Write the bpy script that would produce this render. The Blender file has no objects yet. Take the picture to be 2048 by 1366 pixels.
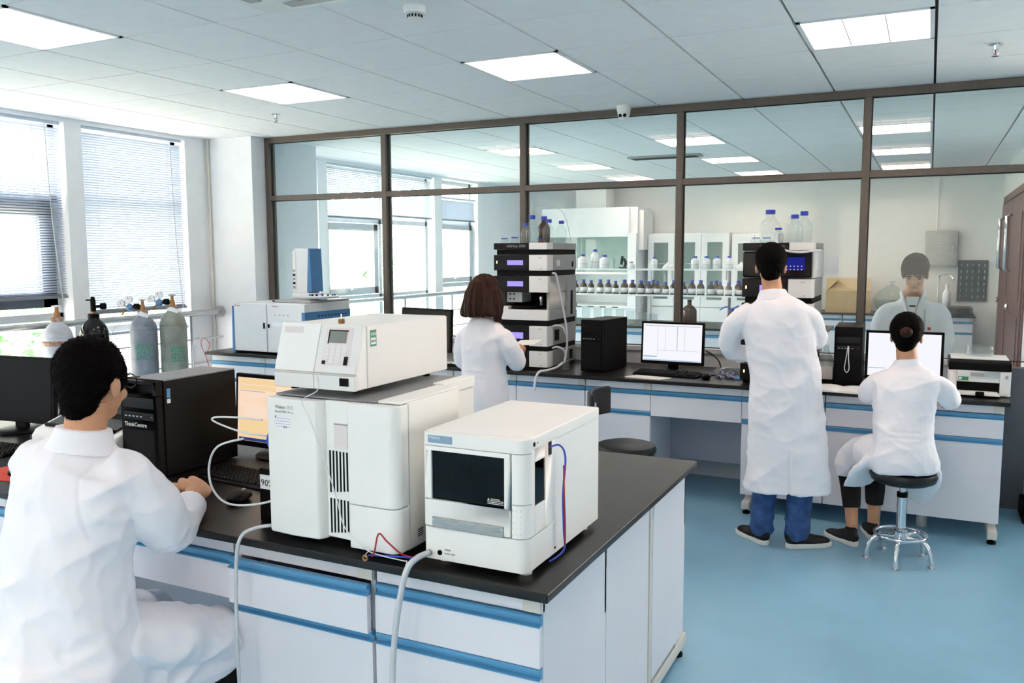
import bpy, bmesh, math, random
import numpy as np
from mathutils import Vector, Matrix, noise

random.seed(7)
SC = bpy.context.scene
COL = SC.collection
PI = math.pi

# ------------------------------------------------------------------ camera
cam_d = bpy.data.cameras.new('camera')
cam = bpy.data.objects.new('camera', cam_d)
COL.objects.link(cam)
cam_d.sensor_width = 36.0
cam_d.lens = 36.0 * 1700.0 / 2048.0
cam_d.clip_start = 0.02
cam_d.clip_end = 200
cam.matrix_world = (Matrix.Translation((0, 0, 1.65)) @ Matrix.Rotation(math.radians(26.1), 4, 'Z')
                    @ Matrix.Rotation(math.radians(90 - 5.9), 4, 'X') @ Matrix.Rotation(math.radians(-0.2), 4, 'Z'))
SC.camera = cam

# ------------------------------------------------------------------ world, exposure
SKY = 16.0
LAMP = 8.6
wd = bpy.data.worlds.new('overcast_sky')
SC.world = wd
wd.use_nodes = True
nt = wd.node_tree
nt.nodes.clear()
wo = nt.nodes.new('ShaderNodeOutputWorld')
bgn = nt.nodes.new('ShaderNodeBackground')
tc = nt.nodes.new('ShaderNodeTexCoord')
sp = nt.nodes.new('ShaderNodeSeparateXYZ')
rm = nt.nodes.new('ShaderNodeValToRGB')
rm.color_ramp.elements[0].position = 0.42
rm.color_ramp.elements[0].color = (0.80, 0.66, 0.58, 1)
rm.color_ramp.elements[1].position = 0.55
rm.color_ramp.elements[1].color = (1.0, 0.82, 0.73, 1)
mp = nt.nodes.new('ShaderNodeMapRange')
mp.inputs[1].default_value = -1
mp.inputs[2].default_value = 1
nt.links.new(tc.outputs['Generated'], sp.inputs[0])
nt.links.new(sp.outputs[2], mp.inputs[0])
nt.links.new(mp.outputs[0], rm.inputs[0])
nt.links.new(rm.outputs[0], bgn.inputs[0])
bgn.inputs[1].default_value = SKY
nt.links.new(bgn.outputs[0], wo.inputs[0])

SC.view_settings.view_transform = 'Standard'
SC.view_settings.look = 'None'
SC.view_settings.gamma = 1.0
SC.view_settings.use_curve_mapping = False
SC.view_settings.exposure = 0.49
SC.cycles.caustics_reflective = False
SC.cycles.caustics_refractive = False
SC.cycles.max_bounces = 14
SC.cycles.transparent_max_bounces = 24
SC.cycles.diffuse_bounces = 8
SC.cycles.sample_clamp_indirect = 20.0

# ------------------------------------------------------------------ materials
def lin(c):
    out = []
    for v in c[:3]:
        v /= 255.0
        out.append(v / 12.92 if v <= 0.04045 else ((v + 0.055) / 1.055) ** 2.4)
    return (*out, 1.0)

MT = {}
def mat(name, rgb, rough=0.5, metal=0.0, var=0.06, scale=12.0, bump=0.0, bscale=120.0, spec=0.5, aniso=None,
        transl=0.0, coat=0.0, sheen=0.0, rgb2=None, lo=0.35, hi=0.65):
    m = bpy.data.materials.new(name)
    m.use_nodes = True
    n, l = m.node_tree.nodes, m.node_tree.links
    b = n['Principled BSDF']
    b.inputs['Roughness'].default_value = rough
    b.inputs['Metallic'].default_value = metal
    b.inputs['Specular IOR Level'].default_value = spec
    b.inputs['Coat Weight'].default_value = coat
    b.inputs['Sheen Weight'].default_value = sheen
    c = lin(rgb)
    t = n.new('ShaderNodeTexCoord')
    mapn = n.new('ShaderNodeMapping')
    if aniso:
        mapn.inputs['Scale'].default_value = aniso
    l.new(t.outputs['Object'], mapn.inputs[0])
    nz = n.new('ShaderNodeTexNoise')
    nz.inputs['Scale'].default_value = scale
    nz.inputs['Detail'].default_value = 4
    l.new(mapn.outputs[0], nz.inputs[0])
    rp = n.new('ShaderNodeValToRGB')
    rp.color_ramp.elements[0].position = lo
    rp.color_ramp.elements[1].position = hi
    c2 = lin(rgb2) if rgb2 else None
    rp.color_ramp.elements[0].color = c2 or tuple(max(0, v * (1 - var)) for v in c[:3]) + (1,)
    rp.color_ramp.elements[1].color = c if c2 else tuple(min(1, v * (1 + var * 0.5)) for v in c[:3]) + (1,)
    l.new(nz.outputs[0], rp.inputs[0])
    l.new(rp.outputs[0], b.inputs['Base Color'])
    if bump:
        nb = n.new('ShaderNodeTexNoise')
        nb.inputs['Scale'].default_value = bscale
        nb.inputs['Detail'].default_value = 3
        l.new(mapn.outputs[0], nb.inputs[0])
        bp = n.new('ShaderNodeBump')
        bp.inputs['Strength'].default_value = bump
        bp.inputs['Distance'].default_value = 0.01
        l.new(nb.outputs[0], bp.inputs['Height'])
        l.new(bp.outputs[0], b.inputs['Normal'])
    if transl:
        tr = n.new('ShaderNodeBsdfTranslucent')
        tr.inputs[0].default_value = c
        mx = n.new('ShaderNodeMixShader')
        mx.inputs[0].default_value = transl
        l.new(b.outputs[0], mx.inputs[1])
        l.new(tr.outputs[0], mx.inputs[2])
        l.new(mx.outputs[0], n['Material Output'].inputs[0])
    MT[name] = m
    return m

def emit(name, rgb, strength, rgb2=None, scale=20.0):
    m = bpy.data.materials.new(name)
    m.use_nodes = True
    n, l = m.node_tree.nodes, m.node_tree.links
    n.remove(n['Principled BSDF'])
    e = n.new('ShaderNodeEmission')
    e.inputs[0].default_value = lin(rgb)
    e.inputs[1].default_value = strength
    if rgb2:
        nz = n.new('ShaderNodeTexNoise')
        nz.inputs['Scale'].default_value = scale
        rp = n.new('ShaderNodeValToRGB')
        rp.color_ramp.elements[0].color = lin(rgb2)
        rp.color_ramp.elements[1].color = lin(rgb)
        rp.color_ramp.elements[0].position = 0.4
        rp.color_ramp.elements[1].position = 0.6
        l.new(nz.outputs[0], rp.inputs[0])
        l.new(rp.outputs[0], e.inputs[0])
    l.new(e.outputs[0], n['Material Output'].inputs[0])
    MT[name] = m
    return m

def glass(name, rgb, tint=0.95, refl=0.06, rough=0.0, haze=0.0, hazergb=(255, 255, 255), fres=1.45):
    """thin sheet of glass: a clear body with a fresnel reflection and, where haze is set, a little pale diffuse colour mixed in"""
    m = bpy.data.materials.new(name)
    m.use_nodes = True
    n, l = m.node_tree.nodes, m.node_tree.links
    n.remove(n['Principled BSDF'])
    tr = n.new('ShaderNodeBsdfTransparent')
    c = lin(rgb)
    tr.inputs[0].default_value = (c[0] * tint, c[1] * tint, c[2] * tint, 1)
    gl = n.new('ShaderNodeBsdfGlossy')
    gl.inputs['Roughness'].default_value = rough
    fr = n.new('ShaderNodeFresnel')
    fr.inputs[0].default_value = fres
    mx = n.new('ShaderNodeMixShader')
    ge = n.new('ShaderNodeNewGeometry')
    ib = n.new('ShaderNodeMath'); ib.operation = 'SUBTRACT'; ib.inputs[0].default_value = 1.0
    l.new(ge.outputs['Backfacing'], ib.inputs[1])
    mu = n.new('ShaderNodeMath'); mu.operation = 'MULTIPLY'
    l.new(fr.outputs[0], mu.inputs[0])
    l.new(ib.outputs[0], mu.inputs[1])
    l.new(mu.outputs[0], mx.inputs[0])      # the second face of the sheet adds no reflection
    l.new(tr.outputs[0], mx.inputs[1])
    l.new(gl.outputs[0], mx.inputs[2])
    out = mx.outputs[0]
    if haze:  # pale diffuse colour mixed unevenly into the clear sheet
        df = n.new('ShaderNodeBsdfDiffuse')
        df.inputs[0].default_value = lin(hazergb)
        tl = n.new('ShaderNodeBsdfTranslucent')
        tl.inputs[0].default_value = lin(hazergb)
        ad = n.new('ShaderNodeMixShader')
        ad.inputs[0].default_value = 0.5
        l.new(df.outputs[0], ad.inputs[1])
        l.new(tl.outputs[0], ad.inputs[2])
        nz = n.new('ShaderNodeTexNoise')
        nz.inputs['Scale'].default_value = 2.5
        nz.inputs['Detail'].default_value = 5
        t = n.new('ShaderNodeTexCoord')
        l.new(t.outputs['Object'], nz.inputs[0])
        mr = n.new('ShaderNodeMapRange')
        mr.inputs[1].default_value = 0.3
        mr.inputs[2].default_value = 0.7
        mr.inputs[3].default_value = haze * 0.7
        mr.inputs[4].default_value = haze * 1.3
        l.new(nz.outputs[0], mr.inputs[0])
        m2 = n.new('ShaderNodeMixShader')
        l.new(mr.outputs[0], m2.inputs[0])
        l.new(out, m2.inputs[1])
        l.new(ad.outputs[0], m2.inputs[2])
        out = m2.outputs[0]
    l.new(out, n['Material Output'].inputs[0])
    MT[name] = m
    return m

mat('floor_vinyl', (138, 186, 212), 0.34, var=0.10, scale=1.6, bump=0.02, bscale=260)
mat('wall_paint', (236, 237, 240), 0.85, var=0.02, bump=0.03, bscale=400)
mat('far_wall_paint', (232, 233, 231), 0.85, var=0.02, bump=0.03, bscale=400)
mat('ceiling_tile', (249, 247, 248), 0.9, var=0.025, scale=6, bump=0.05, bscale=500)
mat('ceiling_void', (34, 35, 40), 0.9)
mat('bronze_frame', (104, 94, 86), 0.42, 0.35, var=0.10, aniso=(8, 8, 1))
mat('gasket', (26, 25, 25), 0.6)
mat('window_frame', (196, 203, 210), 0.45, var=0.03)
mat('backlit_window_frame', (86, 94, 106), 0.45, var=0.05)  # frame grey darkened, its backlit shade is put into the colour
mat('pier_white', (238, 240, 243), 0.6, var=0.02)
mat('blind_slat', (204, 213, 228), 0.5, var=0.02, transl=0.07)
mat('fill_shade_cloth', (240, 240, 238), 0.9, var=0.02, transl=0.6)  # translucent cloth for the added rear windows, spreads their light
mat('blind_rail', (128, 134, 142), 0.45)
mat('cord', (206, 204, 200), 0.7)
mat('steel', (190, 192, 194), 0.28, 1.0, var=0.08, aniso=(1, 1, 12))
mat('chrome', (226, 228, 232), 0.08, 1.0, var=0.02)
mat('worktop', (18, 17, 18), 0.34, var=0.22, scale=60, bump=0.03, bscale=300, spec=0.4)
mat('laminate', (226, 227, 234), 0.42, var=0.02, scale=3)
mat('laminate_grey', (172, 174, 186), 0.45, var=0.03, scale=3)
mat('blue_handle', (92, 158, 200), 0.34, 0.15, var=0.05, aniso=(1, 20, 20))
mat('beige_plastic', (214, 210, 202), 0.5, var=0.02)
mat('instr_white', (240, 240, 236), 0.46, var=0.02, scale=4)
mat('instr_white2', (230, 229, 226), 0.46, var=0.02, scale=4)
mat('instr_grey', (168, 168, 168), 0.42, var=0.04)
mat('panel_pink', (226, 216, 216), 0.5, var=0.03)
mat('vent_black', (6, 6, 7), 0.6, spec=0.15)
mat('black_plastic', (7, 7, 8), 0.48, var=0.15, bump=0.02, bscale=600, spec=0.12)
mat('black_gloss', (6, 6, 7), 0.2, var=0.2, spec=0.2)
mat('black_brown', (20, 15, 17), 0.35, var=0.2, spec=0.2)
mat('grey_top', (128, 128, 132), 0.5, var=0.08)
mat('lcd_green', (112, 122, 116), 0.22, var=0.06)
mat('plate_blue', (134, 160, 180), 0.4, var=0.04)
mat('aluminium', (178, 176, 172), 0.36, 0.9, var=0.16, aniso=(2, 2, 14))
mat('label_white', (240, 241, 246), 0.7, var=0.02)
mat('ink', (34, 34, 40), 0.7)
mat('ink_grey', (150, 148, 150), 0.7)
mat('ink_white', (238, 238, 238), 0.7)
mat('ink_red', (176, 52, 52), 0.7)
mat('ink_green', (46, 138, 106), 0.7, rgb2=(84, 148, 128))
mat('sticker_green', (58, 146, 98), 0.55)
mat('sticker_blue', (80, 150, 206), 0.5)
mat('tube_white', (226, 228, 230), 0.35, var=0.03)
mat('tube_clear', (204, 208, 212), 0.25, var=0.05)
mat('wire_red', (180, 40, 44), 0.45)
mat('wire_blue', (62, 82, 200), 0.42)
mat('wire_black', (16, 16, 18), 0.5)
mat('brass', (158, 116, 74), 0.4, 0.7)
mat('cap_blue', (44, 66, 186), 0.42, var=0.06)
mat('amber_glass', (70, 44, 32), 0.14, var=0.15)
mat('bottle_white', (240, 241, 244), 0.5, var=0.02)
mat('paper', (244, 244, 240), 0.85, var=0.02)
mat('cardboard', (196, 172, 128), 0.85, var=0.06, bump=0.05, bscale=200)
mat('coat_cloth', (243, 241, 246), 0.92, var=0.012, scale=5, bump=0.06, bscale=700, sheen=0.15)
mat('skin', (206, 152, 116), 0.55, var=0.07, scale=14, bump=0.03, bscale=300)
mat('hair_black', (5, 4, 4), 0.75, var=0.35, scale=60, spec=0.08)
mat('hair_brown', (66, 32, 18), 0.5, var=0.5, scale=26, aniso=(14, 14, 1), rgb2=(18, 9, 6), spec=0.2)
mat('jeans', (62, 94, 148), 0.9, var=0.22, scale=22, bump=0.15, bscale=500, rgb2=(44, 68, 116))
mat('black_cloth', (9, 9, 11), 0.9, var=0.2)
mat('shirt_white', (236, 236, 238), 0.9)
mat('shoe_black', (18, 18, 20), 0.75, var=0.2, bump=0.1, bscale=500)
mat('sole_white', (226, 224, 216), 0.6, var=0.06)
mat('leather_black', (12, 11, 12), 0.4, var=0.2, bump=0.05, bscale=200)
mat('cyl_grey', (142, 152, 168), 0.48, var=0.16, scale=9, bump=0.05, bscale=50, rgb2=(118, 126, 138))
mat('cyl_green', (152, 158, 150), 0.5, var=0.16, scale=9, bump=0.05, bscale=50, rgb2=(122, 126, 118))
mat('cyl_white', (196, 202, 214), 0.46, var=0.10, scale=9, rgb2=(164, 168, 176))
mat('cyl_black', (5, 5, 6), 0.12, var=0.2, spec=0.4)
mat('rust', (150, 92, 58), 0.8, var=0.3, scale=30, rgb2=(176, 168, 160))
mat('reg_blue', (98, 134, 180), 0.35, 0.3)
mat('reg_body', (206, 208, 212), 0.22, 0.9)
mat('door_brown', (112, 54, 40), 0.38, var=0.14, aniso=(14, 14, 1), scale=5, rgb2=(88, 42, 32))
mat('gc_white', (226, 229, 232), 0.45, var=0.02)
mat('gc_blue', (66, 124, 178), 0.42, var=0.05)
mat('printer_white', (232, 232, 230), 0.45, var=0.02)
mat('mousepad_red', (206, 62, 40), 0.75)
mat('teal', (120, 178, 190), 0.5, var=0.1)
mat('ground_green', (202, 200, 184), 0.95, var=0.2, scale=0.4)
mat('foliage', (176, 216, 184), 0.9, var=0.3, scale=0.5, rgb2=(140, 190, 150))
mat('bark', (120, 104, 86), 0.9, var=0.2)
mat('dark_panel', (92, 94, 102), 0.5)
mat('rack_dark', (70, 76, 78), 0.5)
mat('screen_off', (7, 7, 8), 0.3, spec=0.12)
mat('vial_purple', (92, 92, 150), 0.4, rgb2=(206, 206, 218), scale=60, lo=0.45, hi=0.55)
mat('lips', (168, 92, 82), 0.5)
mat('eye_white', (232, 232, 232), 0.2)
emit('lamp', (255, 222, 202), LAMP)
emit('lamp_far', (255, 222, 202), LAMP * 1.05)
emit('screen_white', (246, 246, 254), 0.72)
emit('screen_line', (190, 192, 200), 0.66)
emit('screen_blue', (150, 190, 224), 0.66)
emit('screen_orange', (252, 226, 204), 0.70, (252, 218, 190), 3.0)
emit('screen_tan', (250, 218, 166), 0.68)
emit('screen_navy', (52, 70, 132), 0.6)
emit('lcd_violet', (190, 172, 250), 0.78, (150, 140, 246), 14.0)
emit('led_yellow', (255, 232, 160), 2.0)
emit('led_blue', (60, 70, 220), 0.45, (3, 3, 14), 120.0)
glass('partition_glass', (246, 251, 251), 0.985, haze=0.03, hazergb=(236, 240, 244))
glass('window_glass', (244, 250, 250), 0.97)
glass('lab_glass', (249, 252, 252), 0.99, haze=0.05, hazergb=(240, 244, 248), fres=1.55)
glass('shelf_glass', (236, 246, 241), 0.97, haze=0.12, hazergb=(228, 238, 232))
glass('smoked_window', (120, 124, 134), 0.8, fres=1.35)
glass('clear_tube', (236, 238, 240), 0.92, haze=0.30)

def creases(m):
    n, l = MT[m].node_tree.nodes, MT[m].node_tree.links
    b = n['Principled BSDF']
    old = b.inputs['Normal'].links[0].from_node
    t = n.new('ShaderNodeTexCoord')
    mp_ = n.new('ShaderNodeMapping')
    mp_.inputs['Scale'].default_value = (1.0, 1.0, 0.55)
    l.new(t.outputs['Object'], mp_.inputs[0])
    nz = n.new('ShaderNodeTexNoise')
    nz.inputs['Scale'].default_value = 4.5
    nz.inputs['Detail'].default_value = 0.6
    nz.inputs['Roughness'].default_value = 0.45
    nz.inputs['Distortion'].default_value = 0.9
    l.new(mp_.outputs[0], nz.inputs[0])
    bp = n.new('ShaderNodeBump')
    bp.inputs['Strength'].default_value = 0.5
    bp.inputs['Distance'].default_value = 0.05
    l.new(nz.outputs[0], bp.inputs['Height'])
    l.new(bp.outputs[0], old.inputs['Normal'])
creases('coat_cloth')
# ------------------------------------------------------------------ mesh helpers
class MB:
    def __init__(s):
        s.v, s.f = [], []
    def add(s, vs, fs):
        o = len(s.v)
        s.v += [tuple(p) for p in vs]
        s.f += [tuple(i + o for i in f) for f in fs]
        return s
    def box(s, x0, x1, y0, y1, z0, z1):
        return s.add([(x0, y0, z0), (x1, y0, z0), (x1, y1, z0), (x0, y1, z0), (x0, y0, z1), (x1, y0, z1), (x1, y1, z1), (x0, y1, z1)],
                     [(3, 2, 1, 0), (4, 5, 6, 7), (0, 1, 5, 4), (1, 2, 6, 5), (2, 3, 7, 6), (3, 0, 4, 7)])
    def prism(s, poly, axis, a, b):
        """closed polygon of 2D points extruded along an axis from a to b; (u,v) are the two other axes in xyz order"""
        n = len(poly)
        def P(u, v, w):
            return {'x': (w, u, v), 'y': (u, w, v), 'z': (u, v, w)}[axis]
        vs = [P(u, v, a) for u, v in poly] + [P(u, v, b) for u, v in poly]
        fs = [tuple(range(n))[::-1], tuple(range(n, 2 * n))] + [(i, (i + 1) % n, n + (i + 1) % n, n + i) for i in range(n)]
        return s.add(vs, fs)
    def lathe(s, prof, c=(0, 0, 0), axis='z', n=20, closed=False):
        """profile of (radius, height) turned about an axis through c"""
        vs, fs = [], []
        k = len(prof)
        for r, h in prof:
            for i in range(n):
                a = 2 * PI * i / n
                u, v = r * math.cos(a), r * math.sin(a)
                p = {'z': (u, v, h), 'x': (h, u, v), 'y': (v, h, u)}[axis]
                vs.append((p[0] + c[0], p[1] + c[1], p[2] + c[2]))
        for j in range(k - 1):
            for i in range(n):
                i2 = (i + 1) % n
                fs.append((j * n + i, j * n + i2, (j + 1) * n + i2, (j + 1) * n + i))
        if closed:
            for i in range(n):
                i2 = (i + 1) % n
                fs.append(((k - 1) * n + i, (k - 1) * n + i2, i2, i))
        else:
            fs.append(tuple(range(n))[::-1])
            fs.append(tuple(range((k - 1) * n, k * n)))
        return s.add(vs, fs)
    def cyl(s, c, r, h, axis='z', n=20):
        return s.lathe([(r, 0), (r, h)], c, axis, n)
    def torus(s, c, R, r, axis='z', n=32, m=8):
        prof = [(R + r * math.cos(2 * PI * j / m), r * math.sin(2 * PI * j / m)) for j in range(m)]
        return s.lathe(prof, c, axis, n, closed=True)
    def sweep(s, pts, rad, n=12, up=(0, 0, 1), res=1, power=1.0):
        """tube along points; rad: one radius or (side, top) per point"""
        P = [Vector(p) for p in pts]
        R = [(r, r) if isinstance(r, (int, float)) else r for r in (rad if isinstance(rad, (list, tuple)) else [rad] * len(P))]
        if res > 1 and len(P) > 2:
            Q, S = [], []
            for i in range(len(P) - 1):
                p0, p1, p2, p3 = P[max(i - 1, 0)], P[i], P[i + 1], P[min(i + 2, len(P) - 1)]
                r0, r1, r2, r3 = R[max(i - 1, 0)], R[i], R[i + 1], R[min(i + 2, len(P) - 1)]
                for k in range(res):
                    t = k / res
                    cr = lambda a, b, c, d: 0.5 * ((2 * b) + (-a + c) * t + (2 * a - 5 * b + 4 * c - d) * t * t + (-a + 3 * b - 3 * c + d) * t ** 3)
                    Q.append(Vector([cr(p0[x], p1[x], p2[x], p3[x]) for x in range(3)]))
                    S.append(tuple(max(1e-4, cr(r0[x], r1[x], r2[x], r3[x])) for x in range(2)))
            Q.append(P[-1]); S.append(R[-1])
            P, R = Q, S
        up = Vector(up)
        vs, fs = [], []
        k = len(P)
        prev = None
        for i in range(k):
            t = (P[min(i + 1, k - 1)] - P[max(i - 1, 0)])
            t = t.normalized() if t.length > 1e-9 else Vector((0, 0, 1))
            if prev is None:
                u = up if abs(t.dot(up)) < 0.96 else Vector((0.3, 1, 0.2)).normalized()
                side = u.cross(t).normalized()
            else:
                side = (prev - t * prev.dot(t))
                side = side.normalized() if side.length > 1e-6 else up.cross(t).normalized()
            prev = side
            top = t.cross(side)
            a, b = R[i]
            for j in range(n):
                th = 2 * PI * j / n
                cx, sx = math.cos(th), math.sin(th)
                if power != 1.0:
                    cx = math.copysign(abs(cx) ** power, cx); sx = math.copysign(abs(sx) ** power, sx)
                vs.append(P[i] + side * (a * cx) + top * (b * sx))
        for i in range(k - 1):
            for j in range(n):
                j2 = (j + 1) % n
                fs.append((i * n + j, i * n + j2, (i + 1) * n + j2, (i + 1) * n + j))
        fs.append(tuple(range(n))[::-1])
        fs.append(tuple(range((k - 1) * n, k * n)))
        return s.add(vs, fs)
    def ell(s, c, r, M=None, n=18, m=12):
        vs, fs = [], []
        c = Vector(c)
        for j in range(m + 1):
            ph = PI * j / m
            for i in range(n):
                th = 2 * PI * i / n
                p = Vector((r[0] * math.sin(ph) * math.cos(th), r[1] * math.sin(ph) * math.sin(th), r[2] * math.cos(ph)))
                vs.append(c + (M @ p if M else p))
        for j in range(m):
            for i in range(n):
                i2 = (i + 1) % n
                fs.append((j * n + i2, j * n + i, (j + 1) * n + i, (j + 1) * n + i2))
        return s.add(vs, fs)
    def mesh(s, name, smooth=False):
        me = bpy.data.meshes.new(name)
        me.from_pydata(s.v, [], s.f)
        me.validate()
        bm = bmesh.new(); bm.from_mesh(me)
        bmesh.ops.remove_doubles(bm, verts=bm.verts, dist=1e-5)
        bmesh.ops.recalc_face_normals(bm, faces=bm.faces)
        bm.to_mesh(me); bm.free()
        if smooth:
            for p in me.polygons:
                p.use_smooth = True
        return me
    def build(s, name, m, parent=None, smooth=False, bevel=0.0, seg=2, auto=None, loc=None, rot=None):
        me = s.mesh(name, smooth)
        me.materials.append(MT[m])
        o = bpy.data.objects.new(name, me)
        COL.objects.link(o)
        if parent is not None:
            o.parent = parent
        if loc is not None:
            o.location = loc
        if rot is not None:
            o.rotation_euler = rot
        if auto is not None:
            for p in me.polygons:
                p.use_smooth = True
            me.set_sharp_from_angle(angle=math.radians(auto))
        if bevel:
            b = o.modifiers.new('bevel', 'BEVEL')
            b.width = bevel
            b.segments = seg
            b.limit_method = 'ANGLE'
            b.angle_limit = math.radians(40)
            for p in me.polygons:
                p.use_smooth = True
            wn = o.modifiers.new('wn', 'WEIGHTED_NORMAL')
            wn.keep_sharp = True
        return o

def B(name, m, x0, x1, y0, y1, z0, z1, parent=None, bevel=0.0, seg=2):
    return MB().box(x0, x1, y0, y1, z0, z1).build(name, m, parent, bevel=bevel, seg=seg)

def thing(name, label, cat, loc=(0, 0, 0), rz=0.0, group=None):
    o = bpy.data.objects.new(name, None)
    COL.objects.link(o)
    o.empty_display_size = 0.1
    o.location = loc
    o.rotation_euler = (0, 0, rz)
    return tag(o, label, cat, group)

def tag(o, label, cat, group=None):
    o['label'] = label
    o['category'] = cat
    if group:
        o['group'] = group
    return o

def struct(o, label=None):
    o['kind'] = 'structure'
    if label:
        o['label'] = label
    return o

def sroot(name, label=None):
    o = bpy.data.objects.new(name, None)
    COL.objects.link(o)
    o.empty_display_size = 0.1
    return struct(o, label)

def inst(me, name, parent=None, loc=(0, 0, 0), rot=(0, 0, 0)):
    o = bpy.data.objects.new(name, me)
    COL.objects.link(o)
    o.location = loc
    o.rotation_euler = rot
    if parent is not None:
        o.parent = parent
    return o

def copy_tree(o, loc, rz=None, label=None, group=None, parent=None):
    c = o.copy()
    COL.objects.link(c)
    if parent is not None:
        c.parent = parent
    else:
        c.location = loc
        if rz is not None:
            c.rotation_euler = (0, 0, rz)
        if label:
            c['label'] = label
        if group:
            c['group'] = group
    for ch in o.children:
        copy_tree(ch, None, parent=c)
    return c

def text(body, size, m, parent, loc, rot=(PI / 2, 0, 0), name='lettering', align='LEFT', wrap=None, stretch=1.0):
    cu = bpy.data.curves.new('t', 'FONT')
    cu.body = body
    cu.size = size
    cu.align_x = align
    cu.extrude = 0.0004
    cu.resolution_u = 2
    o = bpy.data.objects.new('t', cu)
    COL.objects.link(o)
    dg = bpy.context.evaluated_depsgraph_get()
    me = bpy.data.meshes.new_from_object(o.evaluated_get(dg))
    bpy.data.objects.remove(o)
    bpy.data.curves.remove(cu)
    if stretch != 1.0:
        for v in me.vertices:
            v.co.x *= stretch
    if wrap:
        bm = bmesh.new(); bm.from_mesh(me)
        x = min(v.co.x for v in bm.verts)
        hi = max(v.co.x for v in bm.verts)
        while x < hi:
            x += 0.005
            bmesh.ops.bisect_plane(bm, geom=bm.verts[:] + bm.edges[:] + bm.faces[:], plane_co=(x, 0, 0), plane_no=(1, 0, 0))
        bm.to_mesh(me); bm.free()
    if wrap:                      # bend the lettering round an upright cylinder of that radius, facing -y
        for v in me.vertices:
            a = v.co.x / wrap
            x, y, z = v.co
            v.co = ((wrap + z) * math.sin(a), y, (wrap + z) * math.cos(a) - wrap)
    me.materials.clear()
    me.materials.append(MT[m])
    ob = bpy.data.objects.new(name, me)
    COL.objects.link(ob)
    ob.parent = parent
    ob.location = loc
    ob.rotation_euler = rot
    return ob

def cable(name, pts, r, m, parent=None, label=None, cat='cable', res=6, n=8, group=None):
    o = MB().sweep(pts, r, n=n, res=res).build(name, m, parent, smooth=True)
    if label:
        tag(o, label, cat, group)
    return o
# ------------------------------------------------------------------ the rooms
XW, XR, YB, YP, YF = -6.15, 3.2, -3.5, 6.25, 13.2      # window wall, right wall, rear wall, glazed partition, far wall
HC = 2.725
struct(B('floor', 'floor_vinyl', XW - 0.25, XR + 0.2, YB - 0.2, YF + 0.2, -0.1, 0.0), 'smooth light blue vinyl floor')

gx = lambda i: -0.02 + 0.603 * i
gy = lambda j: 6.14 + 0.615 * j
LIGHTS = [(i, j) for i in (-7, -4, -1) for j in (-3, -6, -9, -12)] + [(i, j) for i in (-7, -4, -1) for j in (3, 6, 9)]
LIGHTS.remove((-4, -6))
LIGHTS.remove((-4, -9))
ceil = struct(B('ceiling', 'ceiling_void', XW - 0.25, XR + 0.2, YB - 0.2, YF + 0.2, HC + 0.02, HC + 0.10), 'suspended ceiling of square white tiles')
ub = MB().box(-0.5, 0.5, -0.5, 0.5, 0, 0.02).mesh('tile')
ub.materials.append(MT['ceiling_tile'])
rest = MB()
for j in range(-16, 12):
    for i in range(-11, 6):
        if (i, j) in LIGHTS:
            continue
        x0, x1, y0, y1 = gx(i) + 0.007, gx(i + 1) - 0.007, gy(j) + 0.004, gy(j + 1) - 0.004
        x0 = max(x0, XW); x1 = min(x1, XR if j < 0 else 0.83)
        spans = [(y0, y1)]
        if j == 0:
            spans = [(y0, YP - 0.04), (YP + 0.05, y1)]
        if j == 11:
            spans = [(y0, YF)]
        if x1 - x0 < 0.05:
            continue
        for a, b in spans:
            if b - a < 0.03:
                continue
            near = j >= -8 and i <= 1
            if near:
                o = inst(ub, 'tile', ceil, ((x0 + x1) / 2, (a + b) / 2, HC))
                o.scale = (x1 - x0, b - a, 1)
            else:
                rest.box(x0, x1, a, b, HC, HC + 0.02)
ro = rest.build('tile_field', 'ceiling_tile', ceil)
ro['kind'] = 'stuff'

# plain walls
struct(B('wall_right', 'wall_paint', XR, XR + 0.2, YB - 0.2, YP, 0, HC + 0.02))
FILL_WIN = [(-3.6, -1.8), (-1.5, 0.3)]     # unseen rear windows, invented to throw light on the front surfaces
rw = MB().box(XW - 0.25, XR, YB - 0.2, YB, 0, 0.8).box(XW - 0.25, XR, YB - 0.2, YB, 2.62, HC + 0.02)
rx = [XW - 0.25] + [v for p in FILL_WIN for v in p] + [XR]
for k in range(0, len(rx), 2):
    rw.box(rx[k], rx[k + 1], YB - 0.2, YB, 0.8, 2.62)
struct(rw.build('wall_rear', 'wall_paint'))
for k, (a, b) in enumerate(FILL_WIN):
    w = sroot('window_%d' % (9 + k), 'added unseen window with a white shade, lighting the room from behind')
    MB().box(a, b, YB - 0.14, YB - 0.09, 0.8, 0.86).box(a, b, YB - 0.14, YB - 0.09, 2.56, 2.62).box(a, a + 0.05, YB - 0.14, YB - 0.09, 0.86, 2.56).box(b - 0.05, b, YB - 0.14, YB - 0.09, 0.86, 2.56).build('frame', 'window_frame', w)
    B('pane', 'window_glass', a, b, YB - 0.12, YB - 0.112, 0.82, 2.6, w)
    B('fill_shade', 'fill_shade_cloth', a + 0.02, b - 0.02, YB - 0.05, YB - 0.048, 0.82, 2.6, w)  # unseen diffuser, added to soften the invented rear daylight
struct(B('wall_far', 'far_wall_paint', XW, 0.83, YF, YF + 0.2, 0, HC + 0.02))
DY0, DY1 = 9.55, 12.55                                    # doorway of the far room
wfr = struct(MB().box(0.83, 1.0, YP + 0.06, DY0, 0, HC + 0.02).box(0.83, 1.0, DY1, YF + 0.2, 0, HC + 0.02)
             .box(0.83, 1.0, DY0, DY1, 2.26, HC + 0.02).box(0.99, 1.0, DY0, DY1, 0, 2.26).build('wall_far_right', 'far_wall_paint'))
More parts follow.
